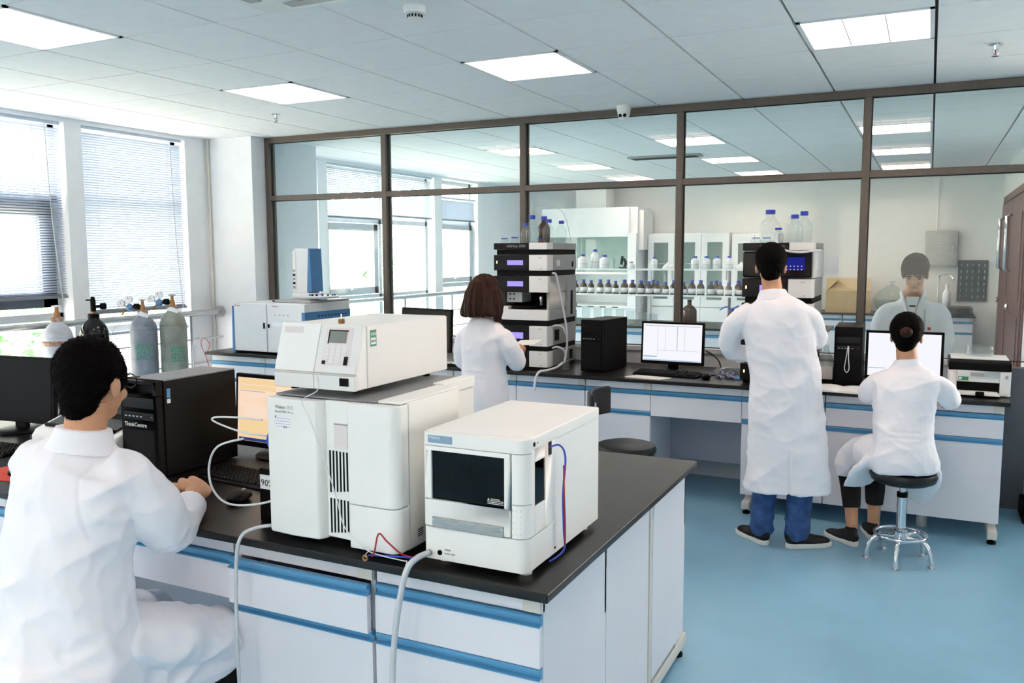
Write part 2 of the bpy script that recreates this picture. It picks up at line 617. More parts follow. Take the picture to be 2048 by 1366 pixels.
struct(B('wall_column', 'wall_paint', XW, -5.60, 6.04, 6.96, 0, HC + 0.0, bevel=0.004), 'white square column beside the glazed partition')
MB().cyl((-6.115, 6.02, 0), 0.013, HC, n=10).build('pipe', 'beige_plastic', bpy.data.objects['wall_column'], smooth=True)

# window wall
OPEN = [(-2.9, -1.1), (-0.9, 0.8), (1.0, 2.7), (2.9, 4.57), (4.72, 5.78), (7.02, 7.66), (7.82, 10.15), (10.35, 11.4)]
wl = MB().box(XW - 0.25, XW, YB - 0.2, YF + 0.2, 0, 0.42).box(XW - 0.25, XW, YB - 0.2, YF + 0.2, 2.69, HC + 0.02)
edges = [YB - 0.2] + [v for p in OPEN for v in p] + [YF + 0.2]
for k in range(0, len(edges), 2):
    wl.box(XW - 0.25, XW, edges[k], edges[k + 1], 0.42, 2.69)
struct(wl.build('wall_left', 'pier_white'), 'white window wall with slim piers')

def window(n, y0, y1, rails, posts, m='window_frame', sash=None, smat='backlit_window_frame'):
    w = sroot('window_%d' % n, 'tall aluminium framed window')
    xa, xb = -6.34, -6.28
    f = MB()
    f.box(xa, xb, y0, y0 + 0.05, 0.42, 2.69).box(xa, xb, y1 - 0.05, y1, 0.42, 2.69)
    f.box(xa, xb, y0, y1, 0.42, 0.48).box(xa, xb, y0, y1, 2.64, 2.69)
    f.build('frame', m, w)
    for z in rails:
        B('rail', m, xa, xb, y0, y1, z - 0.03, z + 0.03, w)
    for y in posts:
        B('post', m, xa, xb, y - 0.03, y + 0.03, 0.48, 2.64, w)
    B('pane', 'window_glass', -6.315, -6.309, y0 + 0.02, y1 - 0.02, 0.44, 2.66, w)
    B('window_sill', 'pier_white', -6.28, XW + 0.05, y0, y1, 0.42, 0.445, w)
    if sash:
        a, b, c, d, t = sash
        s = MB().box(-6.29, -6.24, a, b, c, c + t).box(-6.29, -6.24, a, b, d - t, d).box(-6.29, -6.24, a, a + t, c, d).box(-6.29, -6.24, b - t, b, c, d)
        so = s.build('sash', smat, w)
        h = MB().sweep([(-6.235, (a + b) / 2 - 0.06, c + t * 0.6), (-6.21, (a + b) / 2 - 0.05, c + t * 0.8), (-6.21, (a + b) / 2 + 0.05, c + t + 0.05), (-6.235, (a + b) / 2 + 0.06, c + t * 0.6)], 0.008, n=6)
        h.build('handle', 'window_frame', so)
    return w
window(1, 2.9, 4.57, (1.16, 2.10), (3.75,), sash=(3.2, 4.5, 1.24, 2.08, 0.12))
window(2, 4.72, 5.78, (1.02, 2.10), ())
window(3, 7.82, 10.15, (1.12, 2.06), (9.02,), sash=(7.86, 8.92, 1.16, 2.02, 0.085), smat='window_frame')
window(4, 10.35, 11.4, (1.2, 2.1), (), sash=(10.39, 11.36, 1.24, 2.07, 0.07), smat='window_frame')
window(5, 1.0, 2.7, (1.02, 2.10), (1.85,))  # unseen window, added along the wall for more daylight
window(6, -0.9, 0.8, (1.02, 2.10), (-0.05,))  # second unseen window put in for daylight
window(7, 7.02, 7.66, (1.12,), ())
window(8, -2.9, -1.1, (1.02, 2.10), (-2.0,))  # third unseen window, also put in for daylight

def blind(label, y0, y1, z0, z1, single, pitch=0.0205, tilt=0.86, cord=True):
    b = thing('venetian_blind', label, 'blind', (-6.195, (y0 + y1) / 2, z0))
    L, H = y1 - y0, z1 - z0
    MB().box(-0.02, 0.02, -L / 2, L / 2, H - 0.025, H).build('head_rail', 'blind_slat', b)
    MB().box(-0.014, 0.014, -L / 2, L / 2, 0, 0.022).build('bottom_rail', 'blind_rail', b)
    ct, st = math.cos(tilt) * 0.0125, math.sin(tilt) * 0.0125
    def slat(mb, z):
        h = 0.0006
        mb.add([(-ct, -L / 2, z + st - h), (ct, -L / 2, z - st - h), (ct, L / 2, z - st - h), (-ct, L / 2, z + st - h),
                (-ct, -L / 2, z + st + h), (ct, -L / 2, z - st + h), (ct, L / 2, z - st + h), (-ct, L / 2, z + st + h)],
               [(3, 2, 1, 0), (4, 5, 6, 7), (0, 1, 5, 4), (1, 2, 6, 5), (2, 3, 7, 6), (3, 0, 4, 7)])
    zs = [0.03 + pitch * k for k in range(int((H - 0.06) / pitch))]
    if single:
        m = MB(); slat(m, 0); me = m.mesh('slat'); me.materials.append(MT['blind_slat'])
        for z in zs:
            inst(me, 'slat', b, (0, 0, z))
    else:
        m = MB()
        for z in zs:
            slat(m, z)
        m.build('slats', 'blind_slat', b)['kind'] = 'stuff'
    for y in (-L * 0.36, L * 0.36):
        MB().box(-0.0012, 0.0012, y - 0.0012, y + 0.0012, 0.01, H - 0.02).build('ladder_cord', 'cord', b)
    if cord:
        MB().sweep([(0.022, L / 2 - 0.13, H - 0.02), (0.026, L / 2 - 0.11, H * 0.45), (0.03, L / 2 - 0.06, -0.02)], 0.004, n=6, res=4).build('pull_cord', 'cord', b)
    return b
blind('white venetian blind on the window at the left edge of the photo', 2.93, 4.55, 1.31, 2.69, True, tilt=-0.5)
blind('tall white venetian blind in the window behind the gas cylinders', 4.74, 5.76, 1.16, 2.69, True, tilt=-0.84)
blind('short lower venetian blind behind the rail and gas cylinders', 4.74, 5.76, 0.50, 1.0, True, cord=False, tilt=0.3)
blind('shut venetian blind added to dim the next unseen window', 1.03, 2.68, 0.5, 2.69, False, tilt=1.2)  # unseen blinds, added to cut the side light on the foreground coat
blind('venetian blind added to dim the second unseen window', -0.87, 0.78, 0.5, 2.69, False)
blind('venetian blind added to dim the third unseen window', -2.87, -1.13, 0.5, 2.69, False)
blind('white blind half lowered in the other room near the column', 7.86, 8.96, 2.07, 2.69, False)
blind('white blind half lowered behind the bronze mullion in the other room', 9.08, 10.12, 2.12, 2.69, False)
blind('grey short blind on the farthest window of the other room', 10.38, 11.37, 2.12, 2.45, False, tilt=1.25)
blind('narrow white blind close behind the column in the other room', 7.03, 7.65, 1.9, 2.69, False)

# railings before the windows
def railing(label, y0, y1, z, ys, flange=True):
    r = thing('railing', label, 'railing', (-6.04, y0, 0))
    MB().cyl((0, 0, z), 0.027, y1 - y0, 'y', 14).build('top_rail', 'steel', r, auto=40)
    for k, zz in enumerate((z - 0.24, z - 0.46, z - 0.68)):
        MB().cyl((0, 0, zz), 0.009, y1 - y0, 'y', 8).build('bar', 'steel', r, auto=40)
    for y in ys:
        MB().cyl((0, y - y0, 0), 0.018, z, 'z', 10).build('post', 'steel', r, auto=40)
    if flange:
        MB().cyl((0, y1 - y0 - 0.03, z), 0.052, 0.03, 'y', 20).build('flange', 'steel', r, auto=40)
railing('round steel railing before the windows with a flange on the column', 1.2, 6.038, 1.115, (1.9, 3.1, 4.25, 5.66))
railing('pale steel railing along the windows of the other room', 7.0, 12.4, 1.10, (7.9, 9.2, 10.4, 11.6), False)

# glazed partition
wp = sroot('wall_back', 'glazed partition with bronze aluminium frame')
MX = [-5.575, -4.275, -2.946, -1.676, -0.41, 0.86, 2.1, 3.17]
B('top_beam', 'bronze_frame', -5.60, XR, YP - 0.04, YP + 0.05, 2.675, HC, wp, bevel=0.002)
for k, x in enumerate(MX):
    B('mullion', 'bronze_frame', x - 0.0235, x + 0.0235, YP - 0.04, YP + 0.05, 0.95, 2.675, wp, bevel=0.002)
for k in range(len(MX) - 1):
    a, b = MX[k] + 0.0235, MX[k + 1] - 0.0235
    B('transom', 'bronze_frame', a, b, YP - 0.038, YP + 0.048, 2.147, 2.190, wp, bevel=0.002)
    for z0, z1 in ((0.95, 2.147), (2.19, 2.675)):
        B('pane', 'partition_glass', a, b, YP + 0.004, YP + 0.012, z0, z1, wp)
        g = MB()
        for yy in (YP - 0.004, YP + 0.014):
            g.box(a, a + 0.005, yy, yy + 0.006, z0, z1).box(b - 0.005, b, yy, yy + 0.006, z0, z1)
            g.box(a, b, yy, yy + 0.006, z1 - 0.005, z1).box(a, b, yy, yy + 0.006, z0, z0 + 0.005)
        g.build('gasket', 'gasket', wp)
B('sill', 'pier_white', -5.60, 0.40, YP - 0.06, YP + 0.07, 0.915, 0.95, wp, bevel=0.003)
B('low_wall', 'wall_paint', -5.60, 0.43, YP - 0.04, YP + 0.05, 0, 0.915, wp)
B('low_panel', 'dark_panel', 0.43, XR, YP - 0.04, YP + 0.05, 0, 0.915, wp)

# outside
struct(B('ground_outside', 'ground_green', -90, 90, -90, 90, -3.2, -3.0), 'pale green ground outside')
def tree(x, y, h, r, label, seed):
    t = thing('tree', label, 'tree', (x, y, -3.0), 0, 'trees outside the windows')
    MB().sweep([(0, 0, 0), (0.1, 0.05, h * 0.5), (0.0, 0.1, h * 0.8)], [0.16, 0.12, 0.07], n=8, res=3).build('trunk', 'bark', t, smooth=True)
    rng = random.Random(seed)
    vs, fs = [], []
    for k in range(1500):
        u, v, w = rng.gauss(0, 1), rng.gauss(0, 1), rng.gauss(0, 1)
        q = Vector((u, v, w)).normalized() * (rng.random() ** 0.4)
        bl = 1 + 0.35 * noise.noise(q * 2.1 + Vector((seed, 0, 0)))
        c = Vector((q.x * r * bl, q.y * r * bl, h * 0.72 + q.z * h * 0.36 * bl))
        a = Vector((rng.uniform(-1, 1), rng.uniform(-1, 1), rng.uniform(-1, 1))).normalized() * 0.16
        b2 = a.cross(Vector((rng.uniform(-1, 1), rng.uniform(-1, 1), rng.uniform(-1, 1)))).normalized() * 0.11
        o = len(vs)
        vs += [c - a, c + b2, c + a, c - b2]
        fs.append((o, o + 1, o + 2, o + 3))
    me = bpy.data.meshes.new('foliage'); me.from_pydata(vs, [], fs); me.materials.append(MT['foliage'])
    o = inst(me, 'foliage', t); o['kind'] = 'stuff'
for k, (x, y, h, r, lb) in enumerate(((-13, 3.4, 4.9, 2.2, 'leafy tree outside the window at the left edge'), (-15, 9.2, 4.6, 2.4, 'leafy tree outside the blinds behind the cylinders'),
                                   (-14, 15.2, 5.0, 2.5, 'tree outside the window with the raised blind in the other room'), (-16, 22, 5.4, 2.9, 'tree outside right of the bronze mullion'),
                                   (-15, 29, 5.2, 2.9, 'tree outside the farthest window of the other room'))):
    tree(x, y, h, r, lb, k + 3)

# ceiling fittings
def light_panel(i, j, label, room):
    t = thing('ceiling_light', label, 'ceiling light', ((gx(i) + gx(i + 1)) / 2, (gy(j) + gy(j + 1)) / 2, HC - 0.004), 0, 'square recessed ceiling lights')
    a, b = 0.2955, 0.3015
    MB().box(-a, a, -b, -b + 0.02, 0, 0.02).box(-a, a, b - 0.02, b, 0, 0.02).box(-a, -a + 0.02, -b, b, 0, 0.02).box(a - 0.02, a, -b, b, 0, 0.02).build('frame', 'pier_white', t)
    B('diffuser', 'lamp' if room == 1 else 'lamp_far', -a + 0.02, a - 0.02, -b + 0.02, b - 0.02, 0.016, 0.02, t)
    for x in (-0.092, 0.092):
        B('divider', 'pier_white', x - 0.003, x + 0.003, -b + 0.02, b - 0.02, 0.002, 0.0158, t)
    if room == 1 and j >= -6:
        for k in range(3):
            y = -0.17 + 0.17 * k
            for x0 in (-0.275, -0.088, 0.096):
                B('louvre', 'pier_white', x0, x0 + 0.178, y - 0.001, y + 0.001, 0.006, 0.0158, t)
LBL = {(-7, -3): 'square ceiling light above the gas cylinders and sprinkler', (-4, -3): 'square ceiling light in the middle of the ceiling by the smoke detector',
       (-1, -3): 'square ceiling light at upper right, three bright strips', (-7, -6): 'square ceiling light in the top left corner'}
cn = ['left', 'middle', 'right', 'far right']
for i, j in LIGHTS:
    c = cn[(i + 7) // 3]
    if (i, j) in LBL:
        lb = LBL[(i, j)]
    elif j > 0:
        lb = 'ceiling light of the other room, %s column, %s row from the glass' % (c, {3: 'first', 6: 'second', 9: 'third'}[j])
    else:
        lb = 'ceiling light outside the picture, %s column, row %s behind' % (c, {-3: 'one', -6: 'two', -9: 'three', -12: 'four'}[j])
    light_panel(i, j, lb, 1 if j < 0 else 2)

ac = thing('air_conditioner', 'white ceiling cassette air conditioner cut by the top edge', 'air conditioner', (-2.17, 2.52, HC))
MB().prism([(-0.475, -0.475), (0.475, -0.475), (0.475, 0.475), (-0.475, 0.475)], 'z', -0.03, -0.002).build('panel', 'instr_white', ac, bevel=0.012)
for k in range(4):
    g = MB().box(-0.30, 0.30, 0.36, 0.42, -0.034, -0.029)
    g.build('louvre', 'instr_grey', ac, rot=(0, 0, k * PI / 2))
MB().box(-0.26, 0.26, -0.26, 0.26, -0.033, -0.029).build('intake_grille', 'instr_grey', ac, bevel=0.002)
sm = thing('smoke_detector', 'round white smoke detector on the ceiling', 'smoke detector', (-2.07, 3.27, HC))
MB().lathe([(0.05, 0), (0.05, -0.012), (0.046, -0.03), (0.03, -0.034)], n=28).build('base', 'instr_white', sm, auto=40)
MB().lathe([(0.03, -0.034), (0.034, -0.05), (0.026, -0.058), (0.005, -0.06)], n=24).build('chamber', 'instr_white2', sm, auto=40)
for k in range(14):
    a = 2 * PI * k / 14
    MB().box(0.0305, 0.0345, -0.0035, 0.0035, -0.049, -0.036).build('vent', 'vent_black', sm, rot=(0, 0, a))
def sprinkler(x, y, label):
    s = thing('sprinkler', label, 'sprinkler', (x, y, HC), 0)
    MB().lathe([(0.034, 0), (0.034, -0.004), (0.012, -0.008), (0.009, -0.03)], n=18).build('escutcheon', 'chrome', s, auto=40)
    MB().sweep([(0.011, 0, -0.028), (0.014, 0, -0.045), (0.004, 0, -0.06)], 0.003, n=6).sweep([(-0.011, 0, -0.028), (-0.014, 0, -0.045), (-0.004, 0, -0.06)], 0.003, n=6).build('yoke', 'chrome', s, smooth=True)
    MB().cyl((0, 0, -0.064), 0.017, 0.003, n=14).build('deflector', 'chrome', s)
    MB().cyl((0, 0, -0.058), 0.003, 0.03, n=8).build('bulb', 'wire_red', s)
sprinkler(-4.57, 5.21, 'small chrome sprinkler head near the column')
sprinkler(0.26, 5.19, 'small chrome sprinkler head at the upper right edge')
cd = thing('security_camera', 'white dome security camera at the top of the partition', 'camera', (-2.06, 6.08, HC))
MB().lathe([(0.052, 0), (0.052, -0.03), (0.046, -0.05), (0.044, -0.07), (0.034, -0.092), (0.012, -0.102), (0.002, -0.103)], n=24).build('housing', 'instr_white', cd, auto=50)
for x in (-0.014, 0.02):
    MB().ell((x, -0.04, -0.075), (0.013, 0.008, 0.013)).build('lens', 'black_gloss', cd, smooth=True)
av = thing('air_vent', 'long grey air vent in the ceiling of the other room', 'vent', (-2.7, 9.4, HC))
MB().box(-0.4, 0.4, -0.12, 0.12, -0.02, 0.0).build('frame', 'instr_grey', av, bevel=0.004)
for k in range(4):
    B('slat', 'vent_black', -0.37, 0.37, -0.09 + k * 0.05, -0.065 + k * 0.05, -0.023, -0.019, av)
# ------------------------------------------------------------------ lab benches
ZT = 0.82
def handle(parent, x0, x1, z0, z1, y=0.0):
    h = z1 - z0
    MB().prism([(y, z1), (y - 0.016, z1), (y - 0.019, z1 - 0.003), (y - 0.019, z1 - h * 0.34), (y - 0.008, z1 - h * 0.42), (y - 0.008, z0 + h * 0.2), (y - 0.021, z0 + h * 0.1), (y - 0.021, z0), (y, z0)],
               'x', x0, x1).build('handle', 'blue_handle', parent)

def cabinet(label, x0, x1, yf, yb, doors=1, pulled=0.0, drawers=1, group=None, z0=0.115):
    w = x1 - x0
    c = thing('cabinet', label, 'cabinet', ((x0 + x1) / 2, yf, 0), 0, group)
    a, b = -w / 2 + 0.0015, w / 2 - 0.0015
    d = yb - yf
    MB().box(a, b, 0.02, d, z0, 0.565).box(a, a + 0.016, 0.02, d, 0.565, ZT - 0.025).box(b - 0.016, b, 0.02, d, 0.565, ZT - 0.025)\
        .box(a, b, d - 0.01, d, 0.565, ZT - 0.025).box(a, b, 0.012, 0.03, 0.745, ZT - 0.025).build('body', 'laminate', c)
    B('end_block', 'beige_plastic', b - 0.05, b - 0.001, 0.004, 0.02, 0.748, ZT - 0.026, c)
    for k in range(drawers):
        p = a + (b - a) * k / drawers + 0.001
        q = a + (b - a) * (k + 1) / drawers - 0.001
        dr = MB().box(p, q, -pulled, 0.018 - pulled, 0.604, 0.712).box(p + 0.03, p + 0.042, 0.018 - pulled, d - 0.03 - pulled, 0.62, 0.70).box(q - 0.042, q - 0.03, 0.018 - pulled, d - 0.03 - pulled, 0.62, 0.70)\
            .box(p + 0.03, q - 0.03, 0.018 - pulled, d - 0.03 - pulled, 0.612, 0.62).build('drawer', 'laminate', c)
        handle(dr, p, q, 0.712, 0.742, 0.018 - pulled)
        if pulled:
            B('runner', 'beige_plastic', q - 0.026, q - 0.016, 0.02, d - 0.04, 0.64, 0.68, dr)
    for k in range(doors):
        p = a + (b - a) * k / doors + 0.001
        q = a + (b - a) * (k + 1) / doors - 0.001
        dd = B('door', 'laminate', p, q, 0.0, 0.018, z0, 0.571, c)
        handle(dd, p, q, 0.571, 0.601, 0.018)
    return c

def foot_frame(label, x, y0, y1, top):
    f = thing('steel_frame', label, 'frame', (x, y0, 0))
    L = y1 - y0
    MB().box(-0.025, 0.025, 0, L, 0.035, 0.085).build('foot', 'beige_plastic', f, bevel=0.006)
    for y in (0.10, L - 0.16):
        MB().prism([(y, 0.085), (y + 0.07, 0.085), (y + 0.05, 0.1145), (y + 0.02, 0.1145)], 'x', -0.02, 0.02).build('bracket', 'beige_plastic', f)
    for y in (0.05, L - 0.05):
        MB().lathe([(0.024, 0), (0.024, 0.012), (0.009, 0.016), (0.009, 0.036)], (0, y, 0), n=14).build('levelling_foot', 'vent_black', f, auto=40)

def bench_top(label, x0, x1, y0, y1):
    t = B('worktop', 'worktop', x0, x1, y0, y1, ZT - 0.025, ZT, bevel=0.004)
    return tag(t, label, 'worktop')

# island bench
bench_top('black worktop of the front island bench under the white analysers', -4.7, -0.805, 1.835, 3.33)
cabinet('front island cabinet at the corner, blue strips, closed drawer', -1.345, -0.84, 1.872, 2.36)
cabinet('front island cabinet with its drawer slightly pulled out, left of the corner cabinet', -1.865, -1.352, 1.872, 2.36, pulled=0.022)
cabinet('island cabinet left of the seated man at the left edge', -3.42, -2.90, 1.872, 2.36)
cabinet('island cabinet cut off at the far left edge of the photo', -4.6, -3.425, 1.872, 2.36, 2, drawers=2)
cabinet('rear island cabinet facing the back bench', -1.345, -0.84, 2.832, 3.29)
sp_ = thing('service_panel', 'grey laminate panel closing the middle of the island end', 'panel', (-0.84, 2.36, 0))
B('board', 'laminate', -0.016, -0.001, 0.004, 0.44, 0.115, ZT - 0.026, sp_)
B('edge_strip', 'beige_plastic', -0.012, 0.003, 0.442, 0.468, 0.115, ZT - 0.026, sp_)
kd = thing('knee_space_unit', 'wide white drawer unit above the knee space of the seated man', 'bench unit', (-2.38, 1.872, 0))
MB().box(-0.515, 0.508, 0, 0.018, 0.604, 0.712).box(-0.5, 0.5, 0.018, 0.46, 0.61, 0.62).build('drawer', 'laminate', kd)
handle(kd, -0.515, 0.508, 0.712, 0.742, 0.018)
B('apron', 'laminate', -0.515, 0.508, 0.012, 0.03, 0.745, ZT - 0.026, kd)
B('back_panel', 'laminate_grey', -0.515, 0.508, 0.465, 0.48, 0.115, ZT - 0.026, kd)
foot_frame('beige steel foot frame under the right end of the island', -0.87, 1.92, 3.36, ZT - 0.026)
foot_frame('beige steel foot frame beside the knee space of the island', -2.93, 1.92, 3.30, ZT - 0.026)

# long back bench along the partition
bench_top('long black worktop of the back bench along the glazed partition', -5.58, 0.435, 5.37, 6.185)
def bb(label, a, b, doors=1, drawers=1):
    return cabinet(label, a, b, 5.412, 5.95, doors, drawers=drawers)
bb('back bench cabinet at the left end under the white and blue analyser', -5.55, -4.95)
bb('back bench cabinet second from the left end', -4.95, -4.30)
bb('back bench cabinet left of the black monitor', -4.30, -3.66)
bb('back bench cabinet under the black monitor', -3.66, -3.14)
bb('back bench cabinet hidden behind the white analysers', -3.14, -2.62)
bb('back bench cabinet behind the long-haired person', -2.62, -2.095)
bb('back bench cabinet below the black computer tower, left of the knee space', -2.093, -1.628)
bb('back bench cabinet behind the standing man, right of the knee space', -1.033, -0.535)
bb('double back bench cabinet at the right end behind the seated person', -0.533, 0.412, 2)
k2 = thing('knee_space_unit', 'wide white drawer unit of the back bench above the empty knee space', 'bench unit', (-1.33, 5.412, 0))
MB().box(-0.296, 0.296, 0, 0.018, 0.575, 0.712).box(-0.29, 0.29, 0.018, 0.45, 0.60, 0.61).build('drawer', 'laminate', k2)
handle(k2, -0.296, 0.296, 0.712, 0.742, 0.018)
B('apron', 'laminate', -0.296, 0.296, 0.012, 0.03, 0.745, ZT - 0.026, k2)
B('back_panel', 'laminate_grey', -0.296, 0.295, 0.518, 0.533, 0.18, ZT - 0.026, k2)
foot_frame('beige steel foot frame of the back bench beside the standing man', -0.985, 5.35, 6.1, 0.11)
foot_frame('beige steel foot frame at the right end of the back bench', 0.38, 5.36, 6.1, 0.11)
foot_frame('beige steel foot frame of the back bench left of the knee space', -1.66, 5.36, 6.1, 0.11)
foot_frame('beige steel foot frame at the left end of the back bench', -5.5, 5.40, 6.1, 0.11)
tag(MB().cyl((0.02, 5.6, 0), 0.03, 0.115, n=12).build('drain_pipe', 'beige_plastic', smooth=False), 'short pale drain pipe under the back bench', 'pipe')
bx_ = thing('storage_box', 'teal and black storage box on the floor past the bench end', 'box', (0.75, 6.02, 0))
B('box', 'teal', -0.16, 0.2, -0.12, 0.12, 0.12, 0.30, bx_, bevel=0.02)
B('tray', 'vent_black', -0.18, 0.22, -0.14, 0.14, 0.0, 0.12, bx_, bevel=0.01)

# ------------------------------------------------------------------ computers
def key_block(mb, x0, x1, y0, y1, nx, ny, z, h=0.006):
    dx, dy = (x1 - x0) / nx, (y1 - y0) / ny
    for i in range(nx):
        for j in range(ny):
            a, b, c, d = x0 + i * dx + dx * 0.1, x0 + (i + 1) * dx - dx * 0.1, y0 + j * dy + dy * 0.1, y0 + (j + 1) * dy - dy * 0.1
            e = min(dx, dy) * 0.14
            mb.add([(a, c, z), (b, c, z), (b, d, z), (a, d, z), (a + e, c + e, z + h), (b - e, c + e, z + h), (b - e, d - e, z + h), (a + e, d - e, z + h)],
                   [(4, 5, 6, 7), (0, 1, 5, 4), (1, 2, 6, 5), (2, 3, 7, 6), (3, 0, 4, 7)])

def keyboard(label, loc, rz, m='black_plastic'):
    k = thing('keyboard', label, 'keyboard', loc, rz)
    MB().prism([(-0.075, 0.0), (0.075, 0.0), (0.075, 0.022), (0.06, 0.024), (-0.07, 0.012), (-0.075, 0.008)], 'x', -0.225, 0.225).build('case', m, k, bevel=0.003)
    kb = MB()
    key_block(kb, -0.215, 0.075, -0.065, 0.05, 15, 6, 0.0)
    key_block(kb, 0.085, 0.135, -0.065, 0.05, 3, 6, 0.0)
    key_block(kb, 0.143, 0.215, -0.065, 0.05, 4, 6, 0.0)
    kb.v = [(x, y, z + 0.0135 + (y + 0.07) * 0.09) for x, y, z in kb.v]
    kb.build('keys', 'black_plastic', k)['kind'] = 'stuff'
    return k

def mouse(label, loc, rz, m='black_plastic'):
    t = thing('mouse', label, 'mouse', loc, rz)
    mb = MB()
    mb.sweep([(0, -0.05, 0.012), (0, -0.045, 0.014), (0, -0.02, 0.018), (0, 0.01, 0.019), (0, 0.04, 0.014), (0, 0.052, 0.010)],
             [(0.012, 0.010), (0.024, 0.013), (0.030, 0.018), (0.030, 0.019), (0.026, 0.013), (0.012, 0.008)], n=16, res=3, up=(0, 0, 1))
    mb.v = [(x, y, max(z, 0.0)) for x, y, z in mb.v]
    mb.build('body', m, t, smooth=True)
    B('scroll_wheel', 'instr_grey', -0.004, 0.004, 0.018, 0.036, 0.032, 0.038, t, bevel=0.002)
    return t

def monitor(label, loc, rz, w, h, zb, screen, lift=0.03, power=True, tilt=0.06):
    """local: screen faces -y; zb = height of the lower edge above the desk"""
    m = thing('monitor', label, 'monitor', loc, rz)
    R = Matrix.Translation((0, 0, zb)) @ Matrix.Rotation(-tilt, 4, 'X')
    def put(mb):
        mb.v = [tuple(R @ Vector(v)) for v in mb.v]
        return mb
    e = 0.016
    put(MB().box(-w / 2, w / 2, -0.012, 0.012, 0, h)).build('casing', 'black_plastic', m, bevel=0.005)
    put(MB().box(-w / 2 + 0.06, w / 2 - 0.06, 0.012, 0.04, 0.05, h - 0.05)).build('back_cover', 'black_plastic', m, bevel=0.012)
    sc = put(MB().box(-w / 2 + e, w / 2 - e, -0.0135, -0.0115, e + 0.008, h - e)).build('screen', screen, m)
    MB().box(-0.035, 0.035, 0.02, 0.045, 0.01, zb + h * 0.45).build('neck', 'black_plastic', m, bevel=0.004)
    MB().lathe([(0.11, 0.0), (0.11, 0.008), (0.10, 0.014), (0.03, 0.018)], (0, 0.03, 0), n=28).build('base', 'black_plastic', m, auto=40)
    return m, sc, put

def pc_tower(label, loc, rz, w=0.175, h=0.365, d=0.42, brand='ThinkCentre', top='black_plastic', hollow=False):
    """local: front faces -y, origin at the centre of the front lower edge"""
    p = thing('computer_tower', label, 'computer', loc, rz)
    B('case', 'black_plastic', -w / 2, w / 2, 0.035, d, 0.004, h, p, bevel=0.004)
    if top != 'black_plastic':
        B('top_cover', top, -w / 2 + 0.002, w / 2 - 0.002, 0.04, d - 0.002, h - 0.001, h + 0.003, p)
    if hollow:      # front bezel with the carrying handle opening at the top
        MB().box(-w / 2, w / 2, 0, 0.034, 0.004, h * 0.86).box(-w / 2, -w / 2 + 0.035, 0, 0.034, h * 0.86, h).box(w / 2 - 0.02, w / 2, 0, 0.034, h * 0.86, h)\
            .box(-w / 2, w / 2, 0, 0.034, h * 0.965, h).build('front_panel', 'black_plastic', p, bevel=0.003)
    else:
        B('front_panel', 'black_plastic', -w / 2, w / 2, 0, 0.034, 0.004, h, p, bevel=0.006)
    B('drive_bay', 'black_gloss', -w / 2 + 0.012, w / 2 - 0.012, -0.003, 0.001, h * 0.72, h * 0.83, p, bevel=0.002)
    io = B('port_strip', 'black_gloss', -w / 2 + 0.012, w / 2 - 0.012, -0.0035, 0.001, h * 0.60, h * 0.68, p, bevel=0.002)
    for k in range(5):
        B('port', 'instr_grey', -w / 2 + 0.022 + k * 0.02, -w / 2 + 0.033 + k * 0.02, -0.0042, -0.003, h * 0.63, h * 0.643, io)
    B('power_light', 'wire_red', w / 2 - 0.028, w / 2 - 0.02, -0.0042, -0.003, h * 0.635, h * 0.645, io)
    B('front_grille', 'vent_black', -w / 2 + 0.014, w / 2 - 0.014, -0.002, 0.001, h * 0.06, h * 0.5, p, bevel=0.002)
    if brand:
        text(brand, 0.0225, 'ink_white', p, (-w / 2 + 0.018, -0.0036, h * 0.53))
    for x in (-1, 1):
        for y in (0.05, d - 0.05):
            MB().cyl((x * (w / 2 - 0.02), y, 0), 0.01, 0.005, n=8).build('foot', 'vent_black', p)
    return p

# on the island
pc1 = pc_tower('large black computer tower on the island beside the seated man', (-2.62, 2.19, ZT), 0.0, 0.185, 0.365, 0.40, top='grey_top', hollow=True)
B('sticker', 'sticker_blue', 0.0926, 0.0932, 0.05, 0.066, 0.30, 0.335, pc1)
B('sticker', 'label_white', 0.0926, 0.0932, 0.05, 0.066, 0.28, 0.296, pc1)
m1, sc1, put1 = monitor('monitor with an orange and white screen half hidden behind the big white analyser', (-2.38, 2.66, ZT), -0.05, 0.46, 0.305, 0.03, 'screen_orange')
for (a, b, c, d, mm) in ((-0.205, 0.205, 0.262, 0.285, 'screen_tan'), (-0.205, 0.0, 0.24, 0.258, 'screen_tan'), (-0.20, -0.06, 0.232, 0.236, 'screen_line'), (-0.205, 0.205, 0.04, 0.12, 'screen_tan'), (-0.205, 0.205, 0.025, 0.038, 'screen_navy')):
    put1(MB().box(a, b, -0.0142, -0.0136, c, d)).build('screen_window', mm, sc1)
keyboard('black keyboard on the island in front of the orange monitor', (-2.20, 2.33, ZT), -0.12)
mouse('grey black mouse on the island near the big white analyser', (-2.06, 2.11, ZT), 0.25)
m2, sc2, _ = monitor('switched-off black monitor cut by the left edge', (-3.84, 2.52, ZT), 0.1, 0.5, 0.31, 0.05, 'screen_off')
keyboard('black keyboard cut by the left edge below the dark monitor', (-3.62, 2.22, ZT), 0.05)
mouse('black mouse on the red pad at the left edge', (-3.06, 2.02, ZT), 0.1)
tag(MB().prism([(-3.22, 1.90), (-2.94, 1.95), (-2.97, 2.12), (-3.24, 2.10)], 'z', ZT + 0.0005, ZT + 0.003).build('mouse_pad', 'mousepad_red'), 'bright red mouse pad at the left edge of the island', 'mouse pad')

